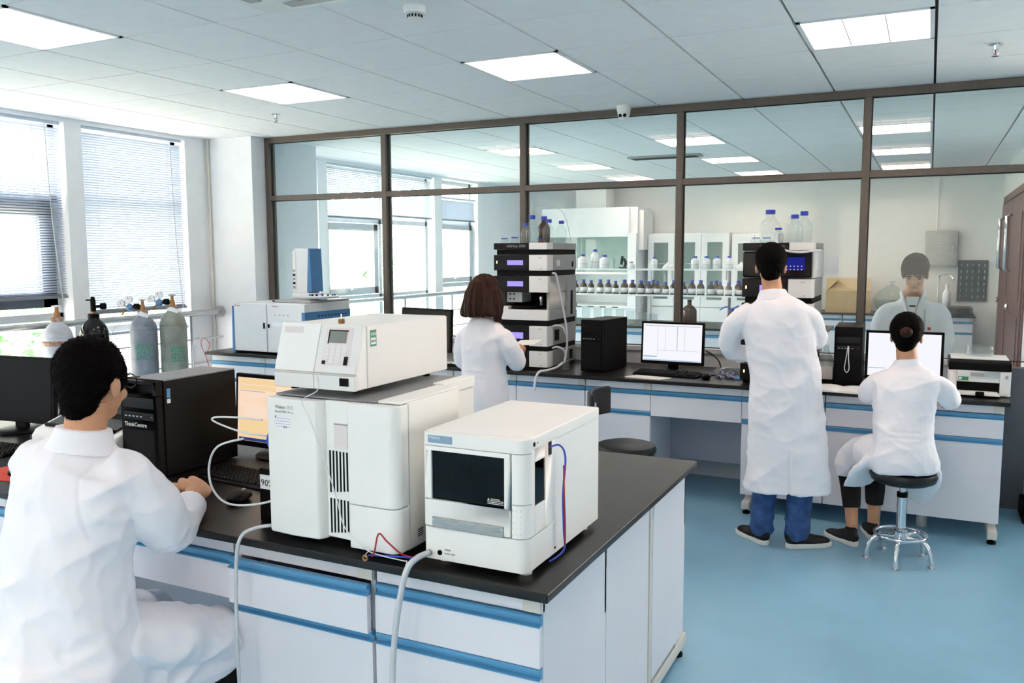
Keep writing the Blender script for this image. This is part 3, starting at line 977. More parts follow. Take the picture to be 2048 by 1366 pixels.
pr = thing('printer', 'white and black desktop printer behind the seated man on the island', 'printer', (-2.955, 2.17, ZT), 0.03)
MB().prism([(-0.02, 0.0), (0.34, 0.0), (0.34, 0.20), (0.18, 0.20), (0.0, 0.145), (-0.02, 0.12)], 'x', -0.23, 0.23).build('body', 'printer_white', pr, bevel=0.012)
MB().box(-0.16, 0.16, -0.0225, -0.005, 0.03, 0.10).build('paper_slot', 'vent_black', pr, bevel=0.004)
MB().prism([(0.03, 0.155), (0.17, 0.198), (0.17, 0.206), (0.03, 0.163)], 'x', -0.19, 0.19).build('output_tray', 'black_gloss', pr, bevel=0.002)
MB().sweep([(-0.19, 0.022, 0.158), (0.19, 0.022, 0.158)], 0.008, n=8).build('roller_bar', 'black_plastic', pr, smooth=True)
MB().cyl((-0.205, -0.0235, 0.055), 0.009, 0.004, 'y', 14).build('power_button', 'instr_grey', pr)
MB().prism([(0.10, 0.165), (0.33, 0.205), (0.33, 0.215), (0.12, 0.205)], 'x', -0.23, 0.23).build('lid', 'vent_black', pr, bevel=0.004)

bxk = thing('black_case', 'small black case with a white label left of the big white analyser', 'case', (-1.80, 2.02, ZT))
B('case', 'black_plastic', -0.05, 0.075, -0.04, 0.10, 0, 0.17, bxk, bevel=0.004)
lb_ = B('label', 'label_white', -0.045, 0.07, -0.0408, -0.0398, 0.105, 0.15, bxk)
text('90% 17', 0.03, 'ink', bxk, (-0.042, -0.0412, 0.115))

# ------------------------------------------------------------------ upper analyser
up = thing('analyser', 'white benchtop analyser with grey display, stacked on the large white unit', 'analyser', (-1.55, 1.89, 1.272))
prof = [(0.014, 0.0), (0.012, 0.042), (0.054, 0.178), (0.50, 0.178), (0.50, 0.0)]
MB().prism(prof, 'x', -0.139, 0.139).build('housing', 'instr_white', up, bevel=0.003)
TL = math.atan2(0.042, 0.136)
FL = math.hypot(0.042, 0.136)
def slope(name, m, x0, x1, v0, v1, t, bevel=0.002):
    return MB().box(x0, x1, v0, v1, 0, t).build(name, m, up, bevel=bevel, loc=(0, 0.012, 0.042), rot=(PI / 2 - TL, 0, 0))
dl = slope('door', 'instr_white', -0.142, -0.001, 0.002, FL, 0.014)
cp = slope('control_panel', 'instr_white2', 0.001, 0.142, 0.002, FL, 0.014)
B('lower_strip', 'instr_white2', -0.142, -0.001, -0.002, 0.02, 0.0, 0.041, up, bevel=0.002)
ls = B('lower_strip', 'instr_white2', 0.001, 0.142, -0.002, 0.02, 0.0, 0.041, up, bevel=0.002)
B('power_switch', 'black_plastic', 0.092, 0.122, -0.0045, -0.002, 0.014, 0.036, ls)
B('side_panel', 'instr_white2', 0.1385, 0.142, 0.062, 0.50, 0.002, 0.176, up, bevel=0.001)
B('name_plate', 'panel_pink', -0.128, -0.060, 0.112, 0.130, 0.014, 0.0146, dl)
B('keypad', 'panel_pink', 0.022, 0.116, 0.024, 0.132, 0.014, 0.0148, cp)
B('lcd', 'lcd_green', 0.037, 0.097, 0.088, 0.122, 0.0148, 0.0152, cp)
MB().box(0.034, 0.100, 0.122, 0.125, 0.0148, 0.0165).box(0.034, 0.037, 0.085, 0.125, 0.0148, 0.0165).build('lcd_bezel', 'vent_black', cp)
for r in range(5):
    for c_ in range(4):
        if r == 0 and c_ > 2:
            continue
        B('key', 'instr_white2', 0.028 + c_ * 0.0205, 0.043 + c_ * 0.0205, 0.030 + r * 0.0105, 0.037 + r * 0.0105, 0.0148, 0.0158, cp)
B('key', 'black_plastic', 0.0245, 0.0365, 0.026, 0.036, 0.0156, 0.0166, cp)
B('key', 'black_plastic', 0.099, 0.112, 0.026, 0.050, 0.0156, 0.0166, cp)
for x in (-0.11, 0.11):
    for y in (0.05, 0.42):
        MB().cyl((x, y, -0.012), 0.012, 0.012, n=12).build('foot', 'vent_black', up)
st = B('sticker', 'sticker_green', 0.1421, 0.1426, 0.075, 0.105, 0.118, 0.165, up)
B('sticker_field', 'label_white', 0.1426, 0.1429, 0.078, 0.102, 0.124, 0.143, st)
text('合格证', 0.0095, 'ink_white', st, (0.1428, 0.0765, 0.150), (PI / 2, 0, PI / 2))
text('2016.9', 0.0085, 'ink', st, (0.1431, 0.079, 0.130), (PI / 2, 0, PI / 2))
nut = thing('fitting', 'small brass fitting on top of the white analyser', 'fitting', (-1.525, 1.99, 1.45))
MB().lathe([(0.009, 0), (0.010, 0.002), (0.010, 0.012), (0.008, 0.014)], n=6).build('nut', 'brass', nut)
MB().cyl((0, 0, 0.014), 0.002, 0.014, n=8).build('pin', 'chrome', nut)

# ------------------------------------------------------------------ large lower unit
lo = thing('pump_unit', 'large white instrument with vent slots under the display analyser', 'analyser', (-1.70, 1.85, ZT))
def plan(name, poly, z0, z1, m='instr_white', bevel=0.004, parent=lo):
    return MB().prism(poly, 'z', z0, z1).build(name, m, parent, bevel=bevel)
plan('rear_housing', [(0.004, 0.06), (0.448, 0.06), (0.448, 0.34), (0.38, 0.345), (0.38, 0.56), (0.004, 0.56)], 0.018, 0.43)
plan('left_panel', [(0.0, 0.07), (0.0, 0.012), (0.012, 0.003), (0.10, -0.004), (0.185, 0.0), (0.20, 0.022), (0.20, 0.07)], 0.028, 0.424, bevel=0.006)
plan('centre_panel', [(0.20, 0.075), (0.20, 0.024), (0.288, 0.016), (0.288, 0.075)], 0.035, 0.426)
arc = [(0.448 - 0.03 + 0.03 * math.sin(t), 0.004 + 0.03 - 0.03 * math.cos(t)) for t in [k * PI / 12 for k in range(7)]]
plan('right_panel', [(0.289, 0.07), (0.289, 0.004)] + arc + [(0.448, 0.07)], 0.145, 0.426)
plan('right_panel', [(0.289, 0.07), (0.289, 0.0055)] + [(x, y + 0.0015) for x, y in arc] + [(0.448, 0.07)], 0.02, 0.143)
B('top_tray', 'grey_top', 0.02, 0.37, 0.03, 0.54, 0.428, 0.4325, lo)
plan('rim', [(0.372, 0.03), (0.448, 0.03), (0.448, 0.34), (0.372, 0.34)], 0.428, 0.436)
plan('rim', [(0.345, 0.36), (0.385, 0.36), (0.385, 0.56), (0.345, 0.56)], 0.40, 0.437)
B('grip_recess', 'panel_pink', 0.235, 0.282, 0.0135, 0.0185, 0.295, 0.365, lo, bevel=0.004)
B('grip_lip', 'ink_grey', 0.237, 0.282, 0.013, 0.0165, 0.361, 0.364, lo)
for r, (z0, z1) in enumerate(((0.165, 0.285), (0.048, 0.148))):
    for k in range(6):
        x = 0.212 + 0.0125 * k
        yy = 0.0235 - 0.0011 * k - 0.0012
        B('vent_slot', 'vent_black', x, x + 0.0052, yy - 0.001, yy + 0.004, z0 + 0.002 * k, z1, lo)
lbo = B('label', 'label_white', 0.04, 0.10, -0.0035, 0.002, 0.335, 0.375, lo)
text('Waters 1525', 0.0125, 'ink_grey', lo, (0.043, -0.0036, 0.396))
text('Binary HPLC Pump', 0.0085, 'ink_grey', lo, (0.043, -0.0036, 0.384))
for k in range(4):
    B('print_line', 'ink_grey', 0.043, 0.097, -0.0038, -0.003, 0.367 - k * 0.008, 0.368 - k * 0.008, lbo)
B('print_block', 'ink', 0.043, 0.046, -0.0039, -0.003, 0.369, 0.374, lbo)
text('4-1', 0.010, 'ink', lbo, (0.072, -0.0037, 0.34))
B('rating_plate', 'label_white', 0.4481, 0.4486, 0.10, 0.135, 0.04, 0.068, lo)
for k in range(4):
    B('print_line', 'ink', 0.4486, 0.449, 0.103, 0.131, 0.045 + k * 0.006, 0.048 + k * 0.006, lo)
for x in (0.05, 0.40):
    for y in (0.08, 0.45):
        MB().cyl((x, y, 0), 0.018, 0.019, n=12).build('foot', 'vent_black', lo)

# ------------------------------------------------------------------ sampler unit
sa = thing('sampler_unit', 'white boxy instrument with dark windows near the bench corner', 'analyser', (-1.035, 1.883, ZT))
W2 = 0.15
MB().box(-W2, W2, 0.135, 0.52, 0.018, 0.352).box(-W2, -W2 + 0.02, 0.02, 0.136, 0.018, 0.352).box(-W2 + 0.02, W2 - 0.02, 0.02, 0.136, 0.018, 0.15).box(-W2 + 0.02, W2 - 0.02, 0.02, 0.136, 0.335, 0.352)\
    .build('housing', 'instr_white', sa)
# right wall of the chamber with a window opening
sw = MB().box(W2 - 0.012, W2 + 0.002, 0.03, 0.05, 0.11, 0.335).box(W2 - 0.012, W2 + 0.002, 0.115, 0.19, 0.11, 0.335).box(W2 - 0.012, W2 + 0.002, 0.05, 0.115, 0.11, 0.185).box(W2 - 0.012, W2 + 0.002, 0.05, 0.115, 0.30, 0.335)
sw.build('side_panel', 'instr_white', sa, bevel=0.001)
B('side_window', 'smoked_window', W2 - 0.004, W2 - 0.001, 0.049, 0.116, 0.184, 0.301, sa)
def rfront(z0, z1, y=0.0, name='front_panel', m='instr_white', x0=-W2, x1=W2, dep=0.03):
    poly = [(x0, y + dep)] + [(x0 + 0.008 - 0.008 * math.cos(t), y + 0.008 - 0.008 * math.sin(t)) for t in (0, PI / 4, PI / 2)] \
        + [(x1 - 0.028 + 0.03 * math.sin(t), y + 0.028 - 0.028 * math.cos(t)) for t in [k * PI / 10 for k in range(6)]] + [(x1 + 0.002, y + dep)]
    return MB().prism(poly, 'z', z0, z1).build(name, m, sa, auto=30)
rfront(0.02, 0.107, name='lower_front')
MB().box(-W2, W2 + 0.002, 0.03, 0.19, 0.02, 0.107).build('lower_side', 'instr_white', sa, bevel=0.001)
rfront(0.329, 0.364, name='top_front')
MB().box(-W2, W2 + 0.002, 0.03, 0.52, 0.332, 0.366).build('lid', 'instr_white', sa, bevel=0.004)
# door frame
MB().box(-0.144, 0.105, 0.0, 0.02, 0.11, 0.183).box(-0.144, 0.105, 0.0, 0.02, 0.315, 0.327).box(-0.144, -0.127, 0.0, 0.02, 0.183, 0.315).box(0.088, 0.105, 0.0, 0.02, 0.183, 0.315).build('door', 'instr_white', sa, bevel=0.002)
B('door_window', 'smoked_window', -0.1275, 0.0885, 0.006, 0.009, 0.182, 0.316, sa)
B('hinge_strip', 'instr_white', -0.150, -0.1455, 0.004, 0.03, 0.11, 0.327, sa)
rfront(0.11, 0.196, name='corner_grip', x0=0.107)
rfront(0.198, 0.327, name='corner_post', x0=0.107)
for r in range(5):
    for c_ in range(3):
        MB().ell((0.112 + 0.011 * c_, -0.0002 + 0.0006 * c_ * c_, 0.122 + 0.015 * r), (0.002, 0.001, 0.002), n=8, m=6).build('grip_dot', 'instr_white2', sa, smooth=True)
pb = B('pull_plate', 'aluminium', -0.124, 0.088, -0.004, 0.001, 0.108, 0.137, sa, bevel=0.002)
for x in (-0.118, 0.082):
    MB().cyl((x, -0.0055, 0.130), 0.0035, 0.002, 'y', 10).build('screw', 'chrome', pb)
npt = B('name_plate', 'plate_blue', -0.135, -0.062, -0.0012, 0.002, 0.336, 0.356, sa)
text('Waters', 0.0115, 'ink_white', npt, (-0.133, -0.0016, 0.347))
wl_ = B('warning_label', 'black_plastic', 0.035, 0.086, 0.0052, 0.0058, 0.186, 0.208, sa)
MB().prism([(0.0375, 0.199), (0.0445, 0.199), (0.041, 0.206)], 'y', 0.0048, 0.0052).build('warning_sign', 'ink_white', wl_)
text('WARNING', 0.0055, 'ink_white', wl_, (0.047, 0.0049, 0.2015))
for k in range(3):
    B('print_line', 'ink_white', 0.038 if k else 0.047, 0.084, 0.0048, 0.0052, 0.1985 - k * 0.004, 0.2 - k * 0.004, wl_)
MB().cyl((-0.103, -0.002, 0.04), 0.007, 0.004, 'y', 16).build('port', 'vent_black', sa)
MB().cyl((-0.135, -0.004, 0.036), 0.009, 0.008, 'y', 16).build('drain_port', 'instr_grey', sa)
text('DRAIN', 0.006, 'ink_grey', sa, (-0.088, -0.0006, 0.048))
text('WASTE  VENT', 0.005, 'ink_grey', sa, (-0.088, -0.0006, 0.038))
MB().cyl((0.1505, 0.045, 0.348), 0.006, 0.003, 'x', 14).build('port', 'vent_black', sa)
MB().cyl((0.1505, 0.065, 0.348), 0.003, 0.003, 'x', 10).build('screw', 'instr_grey', sa)
B('cable_slot', 'vent_black', 0.1495, 0.153, 0.135, 0.155, 0.30, 0.335, sa)
MB().cyl((0.149, 0.18, 0.035), 0.004, 0.004, 'x', 10).build('screw', 'vent_black', sa)
for x in (-0.12, 0.12):
    for y in (0.06, 0.46):
        MB().cyl((x, y, 0), 0.018, 0.02, n=12).build('foot', 'instr_white2', sa)
B('chamber_lining', 'vent_black', -0.129, 0.137, 0.131, 0.1345, 0.151, 0.334, sa)
B('chamber_lining', 'vent_black', -0.1295, -0.128, 0.022, 0.133, 0.151, 0.334, sa)
B('chamber_floor', 'vent_black', -0.129, 0.137, 0.022, 0.133, 0.1502, 0.152, sa)
fl = thing('flask', 'glass flask with blue cap inside the dark window of the sampler', 'flask', (-1.105, 1.955, ZT + 0.152))
MB().lathe([(0.006, 0.0), (0.03, 0.002), (0.032, 0.01), (0.032, 0.055), (0.024, 0.08), (0.012, 0.092), (0.012, 0.11)], n=20).build('glass_body', 'lab_glass', fl, auto=50)
MB().cyl((0, 0, 0.108), 0.018, 0.03, n=18).build('cap', 'cap_blue', fl, auto=40)

# wires and tubes round the front instruments
cable('drain_hose', [(-1.17, 1.878, 0.856), (-1.182, 1.84, 0.852), (-1.195, 1.812, 0.83), (-1.21, 1.80, 0.76), (-1.235, 1.80, 0.60), (-1.245, 1.80, 0.35), (-1.24, 1.80, 0.03)], 0.0085, 'tube_clear', label='milky drain hose hanging over the bench front from the sampler', cat='hose')
cable('drain_hose', [(-1.705, 1.872, 0.858), (-1.745, 1.84, 0.852), (-1.77, 1.812, 0.83), (-1.78, 1.80, 0.75), (-1.788, 1.80, 0.5), (-1.775, 1.795, 0.25), (-1.77, 1.80, 0.03)], 0.0055, 'tube_clear', label='thin grey hose hanging over the bench front beside the seated man', cat='hose')
cable('wire_loop', [(-1.33, 1.845, 0.832), (-1.315, 1.835, 0.85), (-1.295, 1.828, 0.905), (-1.27, 1.832, 0.885), (-1.24, 1.86, 0.845), (-1.20, 1.88, 0.835)], 0.0025, 'wire_red', label='red wire arched in front of the white instruments', cat='wire')
cable('wire_loop', [(-1.345, 1.85, 0.831), (-1.30, 1.845, 0.838), (-1.25, 1.85, 0.842), (-1.2, 1.885, 0.832)], 0.0025, 'wire_blue', label='blue wire lying between the two white instruments', cat='wire')
nt2 = thing('nut', 'small brass nut on a grey wire at the foot of the white instrument', 'nut', (-1.348, 1.838, ZT))
MB().torus((0, 0, 0.0062), 0.0065, 0.0035, 'y', 16, 8).build('ring', 'brass', nt2, smooth=True)
MB().sweep([(0, 0, 0.012), (0.004, 0, 0.02), (0.012, 0.003, 0.028)], 0.0012, n=6, res=3).build('wire', 'tube_white', nt2, smooth=True)
cable('signal_wire', [(-1.535, 1.886, 1.312), (-1.533, 1.884, 1.27), (-1.55, 1.838, 1.246), (-1.528, 1.838, 1.20), (-1.49, 1.845, 1.10), (-1.455, 1.855, 0.98), (-1.42, 1.845, 0.90), (-1.35, 1.84, 0.852), (-1.30, 1.838, 0.842), (-1.23, 1.848, 0.834), (-1.215, 1.84, 0.838), (-1.212, 1.83, 0.829)], 0.0016, 'tube_white', label='thin white wire hanging down the front of the big white instrument', cat='wire')
cable('wire_pair', [(-0.884, 2.025, 1.14), (-0.868, 2.06, 1.14), (-0.862, 2.085, 1.10), (-0.866, 2.078, 1.0), (-0.866, 2.085, 0.90), (-0.864, 2.085, 0.85), (-0.872, 2.06, 0.834), (-0.885, 2.03, 0.826)], 0.0028, 'wire_blue', label='blue cable on the right side of the sampler', cat='cable')
cable('wire_pair', [(-0.866, 2.083, 1.08), (-0.861, 2.075, 1.0), (-0.861, 2.082, 0.92), (-0.862, 2.085, 0.86)], 0.0022, 'wire_red', label='red wire tied along the blue cable of the sampler', cat='wire')
cable('white_tube', [(-1.70, 1.98, 0.93), (-1.80, 1.93, 0.895), (-1.90, 1.90, 0.89), (-1.965, 1.90, 0.93), (-1.985, 1.91, 1.0), (-1.955, 1.92, 1.06), (-1.88, 1.95, 1.085)], 0.0035, 'tube_white', label='white tube in a wide loop left of the big white analyser', cat='tube')
cable('white_tube', [(-1.72, 1.96, 1.10), (-1.85, 1.93, 1.11), (-1.96, 1.92, 1.135), (-1.965, 1.92, 1.15), (-1.88, 1.93, 1.155), (-1.80, 1.95, 1.15)], 0.003, 'tube_white', label='white tube in a narrow loop before the orange screen', cat='tube')
cb = thing('blue_coil', 'coil of blue wire at the left side of the big white analyser', 'coil', (-1.745, 1.925, ZT))
for k in range(5):
    MB().torus((0.004 * k, 0.003 * (k % 2), 0.275), 0.024 - 0.001 * k, 0.004, 'y', 24, 6).build('winding', 'wire_blue', cb, rot=(0, 0, 0.25 * k - 0.4))
MB().sweep([(0, 0, 0.25), (0.01, 0.01, 0.15), (-0.01, 0.03, 0.05), (0.0, 0.05, 0.004)], 0.004, n=6, res=4).build('tail', 'wire_black', cb, smooth=True)
# ------------------------------------------------------------------ glass bottles
def bottle(label, loc, r, h, cap='cap_blue', body='lab_glass', group=None, capr=0.5, tubes=0, lab=False, neck=0.42):
    """square-shouldered laboratory bottle; h is the height to the top of the cap"""
    t = thing('bottle', label, 'bottle', loc, 0, group)
    ch = min(0.028, h * 0.14)
    nr = r * neck
    MB().lathe([(r * 0.86, 0), (r, r * 0.12), (r, h * 0.56), (r * 0.93, h * 0.63), (r * 0.62, h * 0.74), (nr * 1.02, h * 0.80), (nr, h - ch)], n=20).build('glass_body', body, t, auto=50)
    MB().lathe([(r * capr, h - ch), (r * capr, h - 0.002), (r * capr * 0.93, h)], n=18).build('cap', cap, t, auto=40)
    if lab:
        MB().lathe([(r * 1.01, h * 0.12), (r * 1.01, h * 0.46)], n=20).build('label', 'label_white', t, smooth=True)
    return t

# ------------------------------------------------------------------ liquid chromatography stacks
def module(label, x0, x1, yf, z0, z1, lcd=True, name='pump_module', front=True, brand=None, text1=None):
    """one drawer-like module: dark display panel on the left of the front, white panel on the right"""
    w, h = x1 - x0, z1 - z0
    t = thing(name, label, 'analyser', ((x0 + x1) / 2, yf, z0))
    a, b = -w / 2, w / 2
    s = a + w * 0.66
    B('housing', 'instr_grey', a, b, 0.03, 0.53, 0, h, t, bevel=0.003)
    dk = MB().box(a - 0.004, s, -0.012, 0.034, 0, h).build('display_panel', 'black_brown', t, bevel=0.004)
    MB().prism([(s, 0.034), (s, -0.012), (b - 0.004, -0.012), (b + 0.004, 0.01), (b + 0.004, 0.08), (b, 0.08), (b, 0.034)], 'z', 0, h).build('white_panel', 'instr_white2', t, bevel=0.002)
    if lcd:
        B('lcd', 'lcd_violet', a + w * 0.25, a + w * 0.55, -0.0135, -0.012, h * 0.35, h * 0.66, dk)
        B('status_light', 'led_yellow', a + 0.018, a + 0.026, -0.0135, -0.012, h * 0.45, h * 0.62, dk)
    if text1:
        text(text1, 0.013, 'ink_grey', t, (s + w * 0.17, -0.0124, h - 0.024))
        text('3000', 0.010, 'ink_grey', t, (s + w * 0.20, -0.0124, 0.010))
    return t, a, b, s
def tray(label, x0, x1, yf, z0, z1):
    t, a, b, s = module(label, x0, x1, yf, z0, z1, False, 'solvent_tray')
    text('UltiMate 3000', 0.026, 'ink_grey', t, (a + 0.10, -0.0126, (z1 - z0) * 0.34))
    return t
def spacer(label, x0, x1, yf, z0, z1):
    o = B('spacer', 'vent_black', x0 + 0.015, x1 - 0.002, yf + 0.004, yf + 0.52, z0, z1)
    return tag(o, label, 'spacer')
A0, A1, AY = -2.83, -2.41, 5.50
tray('solvent tray with writing on top of the analyser stack by the long-haired person', A0, A1, AY, 1.679, 1.726)
spacer('dark gap below the solvent tray of the left stack', A0, A1, AY, 1.642, 1.678)
t, a, b, s = module('top pump module of the left stack with violet display', A0, A1, AY, 1.530, 1.641, text1='Pump')
for k in range(2):
    B('valve', 'instr_white', b + 0.0045, b + 0.007, 0.14 + 0.035 * k, 0.165 + 0.035 * k, 0.03, 0.075, t, bevel=0.002)
B('vent', 'vent_black', b - 0.001, b + 0.002, 0.44, 0.47, 0.02, 0.06, t)
spacer('dark gap under the top pump module of the left stack', A0, A1, AY, 1.492, 1.529)
def autosampler(label, x0, x1, yf, z0, z1, split, lower):
    w, h = x1 - x0, z1 - z0
    t = thing('autosampler', label, 'analyser', ((x0 + x1) / 2, yf, z0))
    a, b = -w / 2, w / 2
    s = a + w * 0.66
    MB().box(a, b, 0.32, 0.53, 0, h).box(a, b, 0.0, 0.33, 0, lower).box(a, b, 0.02, 0.33, split, h).box(b - 0.02, b, 0.02, 0.33, lower, split).box(a, a + 0.02, 0.02, 0.33, lower, split).build('housing', 'instr_grey', t, bevel=0.002)
    B('cavity_back', 'vent_black', a + 0.02, b - 0.02, 0.28, 0.321, lower, split, t)
    dk = B('display_panel', 'black_brown', a - 0.004, s, -0.012, 0.03, split, h, t, bevel=0.004)
    B('white_panel', 'instr_white2', s, b + 0.003, -0.012, 0.03, split, h, t, bevel=0.003)
    B('lower_front', 'instr_white2', a + 0.01, b + 0.003, -0.012, 0.02, 0, lower, t, bevel=0.003)
    B('lcd', 'lcd_violet', a + w * 0.25, a + w * 0.55, -0.0135, -0.012, split + (h - split) * 0.36, split + (h - split) * 0.68, dk)
    B('valve_block', 'instr_white', a + 0.045, a + 0.17, 0.10, 0.26, lower + 0.045, split, t, bevel=0.004)
    for k in range(4):
        MB().cyl((a + 0.075 + 0.03 * (k % 2), 0.096, lower + 0.07 + 0.035 * (k // 2)), 0.006, 0.006, 'y', 8).build('valve_port', 'vent_black', t)
    MB().cyl((a + 0.2, 0.15, lower + 0.004), 0.13, 0.02, 'z', 24).build('carousel', 'black_plastic', t, auto=40)
    MB().sweep([(b - 0.09, 0.08, split), (b - 0.09, 0.08, lower + 0.03)], 0.012, n=10).build('needle_arm', 'chrome', t, smooth=True)
    B('tray_block', 'instr_white2', a + 0.03, a + 0.10, 0.01, 0.12, lower, lower + 0.02, t)
    text('WPS', 0.013, 'ink_grey', t, (s + w * 0.17, -0.0126, h - 0.026))
    B('side_vent', 'vent_black', b - 0.001, b + 0.002, 0.42, 0.46, 0.02, 0.20, t)
    return t
autosampler('autosampler module with an open bay in the left stack', A0, A1, AY, 1.176, 1.491, 0.20, 0.075)
spacer('dark gap under the autosampler of the left stack', A0, A1, AY, 1.137, 1.175)
t, a, b, s = module('third display module of the left stack, beside the white sleeve', A0, A1, AY, 0.992, 1.136, text1='Pump')
B('side_vent', 'vent_black', b - 0.001, b + 0.002, 0.12, 0.20, 0.03, 0.11, t)
spacer('dark gap above the lowest module of the left stack', A0, A1, AY, 0.957, 0.991)
t, a, b, s = module('lowest display module of the left stack', A0, A1, AY, 0.842, 0.956, text1='Pump')
B('side_vent', 'vent_black', b - 0.001, b + 0.002, 0.40, 0.46, 0.02, 0.09, t)
spacer('black plinth under the left analyser stack', A0, A1, AY - 0.01, 0.8202, 0.8415)

C0, C1, CY = -1.06, -0.64, 5.50
tray('solvent tray with writing on top of the stack behind the standing man', C0, C1, CY, 1.664, 1.712)
t = thing('column_oven', 'black module with blue lit vials behind the standing man', 'analyser', ((C0 + C1) / 2, CY, 1.492))
B('housing', 'instr_white2', -0.215, 0.215, 0.02, 0.53, 0, 0.171, t, bevel=0.004)
dk = B('dark_door', 'black_gloss', -0.21, 0.205, -0.025, 0.022, 0.004, 0.165, t, bevel=0.01)
B('vial_window', 'led_blue', 0.045, 0.165, -0.0265, -0.025, 0.05, 0.13, dk)
for k in range(5):
    for r in range(2):
        MB().cyl((0.058 + 0.022 * k, -0.03, 0.055 + 0.02 * r), 0.004, 0.004, 'y', 8).build('vial', 'ink_white', dk)
B('side_label', 'label_white', 0.2152, 0.2158, 0.08, 0.2, 0.05, 0.15, t)
module('display module below the vial window of the right stack', C0, C1, CY, 1.372, 1.488, text1='Pump')
spacer('dark gap in the right stack behind the shoulder', C0, C1, CY, 1.336, 1.371)
module('display module of the right stack hidden behind the standing man', C0, C1, CY, 1.145, 1.335, text1='Pump')
spacer('second dark gap in the right stack hidden by the coat', C0, C1, CY, 1.11, 1.144)
module('white sided module of the right stack beside the elbow', C0, C1, CY, 0.985, 1.109, text1='Pump')
spacer('third dark gap in the right stack under the elbow', C0, C1, CY, 0.95, 0.984)
module('lowest module of the right stack', C0, C1, CY, 0.842, 0.949, text1='Pump')
spacer('black plinth under the right analyser stack', C0, C1, CY - 0.01, 0.8202, 0.8415)

zt1, zt2 = 1.7263, 1.7123
bottle('tall clear bottle with blue cap at the left of the left stack top', (-2.652, 5.76, zt1), 0.045, 0.205)
bottle('amber bottle with blue cap behind the clear bottles on the left stack', (-2.60, 5.86, zt1), 0.045, 0.20, body='amber_glass')
bottle('small clear bottle with blue cap in front on the left stack', (-2.655, 5.66, zt1), 0.036, 0.145)
bottle('clear bottle with blue cap at the right front on the left stack', (-2.51, 5.74, zt1), 0.044, 0.172)
bottle('clear bottle with blue cap at the right back on the left stack', (-2.46, 5.86, zt1), 0.04, 0.165)
bottle('low blue capped jar at the left edge of the left stack top', (-2.79, 5.58, zt1), 0.034, 0.036, capr=0.8)
bottle('low blue capped jar in front of the tall bottle on the left stack', (-2.69, 5.545, zt1), 0.034, 0.042, capr=0.8)
bottle('low blue capped jar before the right bottles on the left stack', (-2.50, 5.57, zt1), 0.034, 0.030, capr=0.8)
bottle('large clear bottle with blue cap at the left of the right stack top', (-0.945, 5.76, zt2), 0.062, 0.215)
bottle('tall clear bottle with blue cap at the back right of the right stack top', (-0.745, 5.84, zt2), 0.05, 0.205)
bottle('clear bottle with blue cap at the front right of the right stack top', (-0.785, 5.72, zt2), 0.05, 0.18)
bottle('small clear bottle with blue cap in the middle of the right stack top', (-0.87, 5.62, zt2), 0.034, 0.095, capr=0.65)
bottle('low blue capped jar at the left edge of the right stack top', (-1.00, 5.57, zt2), 0.034, 0.034, capr=0.8)
bottle('low blue capped jar next to the small bottle on the right stack', (-0.93, 5.55, zt2), 0.034, 0.034, capr=0.8)
cable('solvent_tube', [(-2.652, 5.76, zt1 + 0.2), (-2.66, 5.75, zt1 + 0.24), (-2.60, 5.78, zt1 + 0.275), (-2.48, 5.80, zt1 + 0.26), (-2.43, 5.85, zt1 + 0.20), (-2.40, 5.9, zt1 + 0.02)], 0.0022, 'tube_clear', label='thin clear tube arching above the left bottles', cat='tube')
cable('solvent_tube', [(-0.87, 5.50, zt2 + 0.04), (-0.855, 5.475, zt2 + 0.0), (-0.81, 5.468, zt2 - 0.045), (-0.72, 5.468, zt2 - 0.06), (-0.63, 5.475, zt2 - 0.05), (-0.60, 5.52, zt2 - 0.05)], 0.007, 'tube_white', label='white tube curving across the front of the right stack top', cat='tube')
cable('drain_tube', [(-2.40, 5.545, 1.51), (-2.375, 5.56, 1.50), (-2.36, 5.58, 1.40), (-2.335, 5.60, 1.25), (-2.315, 5.62, 1.10), (-2.315, 5.62, 0.98), (-2.32, 5.60, 0.90), (-2.32, 5.58, 0.87)], 0.008, 'tube_clear', label='pale drain tube down the side of the left stack', cat='tube')
for zz, lb in ((1.10, 'upper'), (0.945, 'lower')):
    cable('elbow_tube', [(-2.404, 5.56, zz + 0.03), (-2.37, 5.57, zz + 0.04), (-2.335, 5.60, zz + 0.02), (-2.318, 5.625, zz - 0.04)], 0.008, 'tube_clear', label='%s short pale elbow tube joining the drain tube' % lb, cat='tube')
cable('drain_tube', [(-2.325, 5.57, 0.875), (-2.34, 5.50, 0.85), (-2.38, 5.42, 0.835), (-2.41, 5.36, 0.832), (-2.43, 5.345, 0.80), (-2.44, 5.34, 0.745), (-2.445, 5.34, 0.70)], 0.009, 'tube_white', label='pale tube hanging over the bench edge from the beaker', cat='tube')
bk = thing('beaker', 'small glass beaker holding the drain tube beside the left stack', 'beaker', (-2.31, 5.58, ZT))
MB().lathe([(0.0, 0.0), (0.03, 0.0), (0.032, 0.004), (0.033, 0.075), (0.031, 0.075), (0.030, 0.006), (0.0, 0.004)], n=20, closed=True).build('glass_wall', 'lab_glass', bk, auto=50)

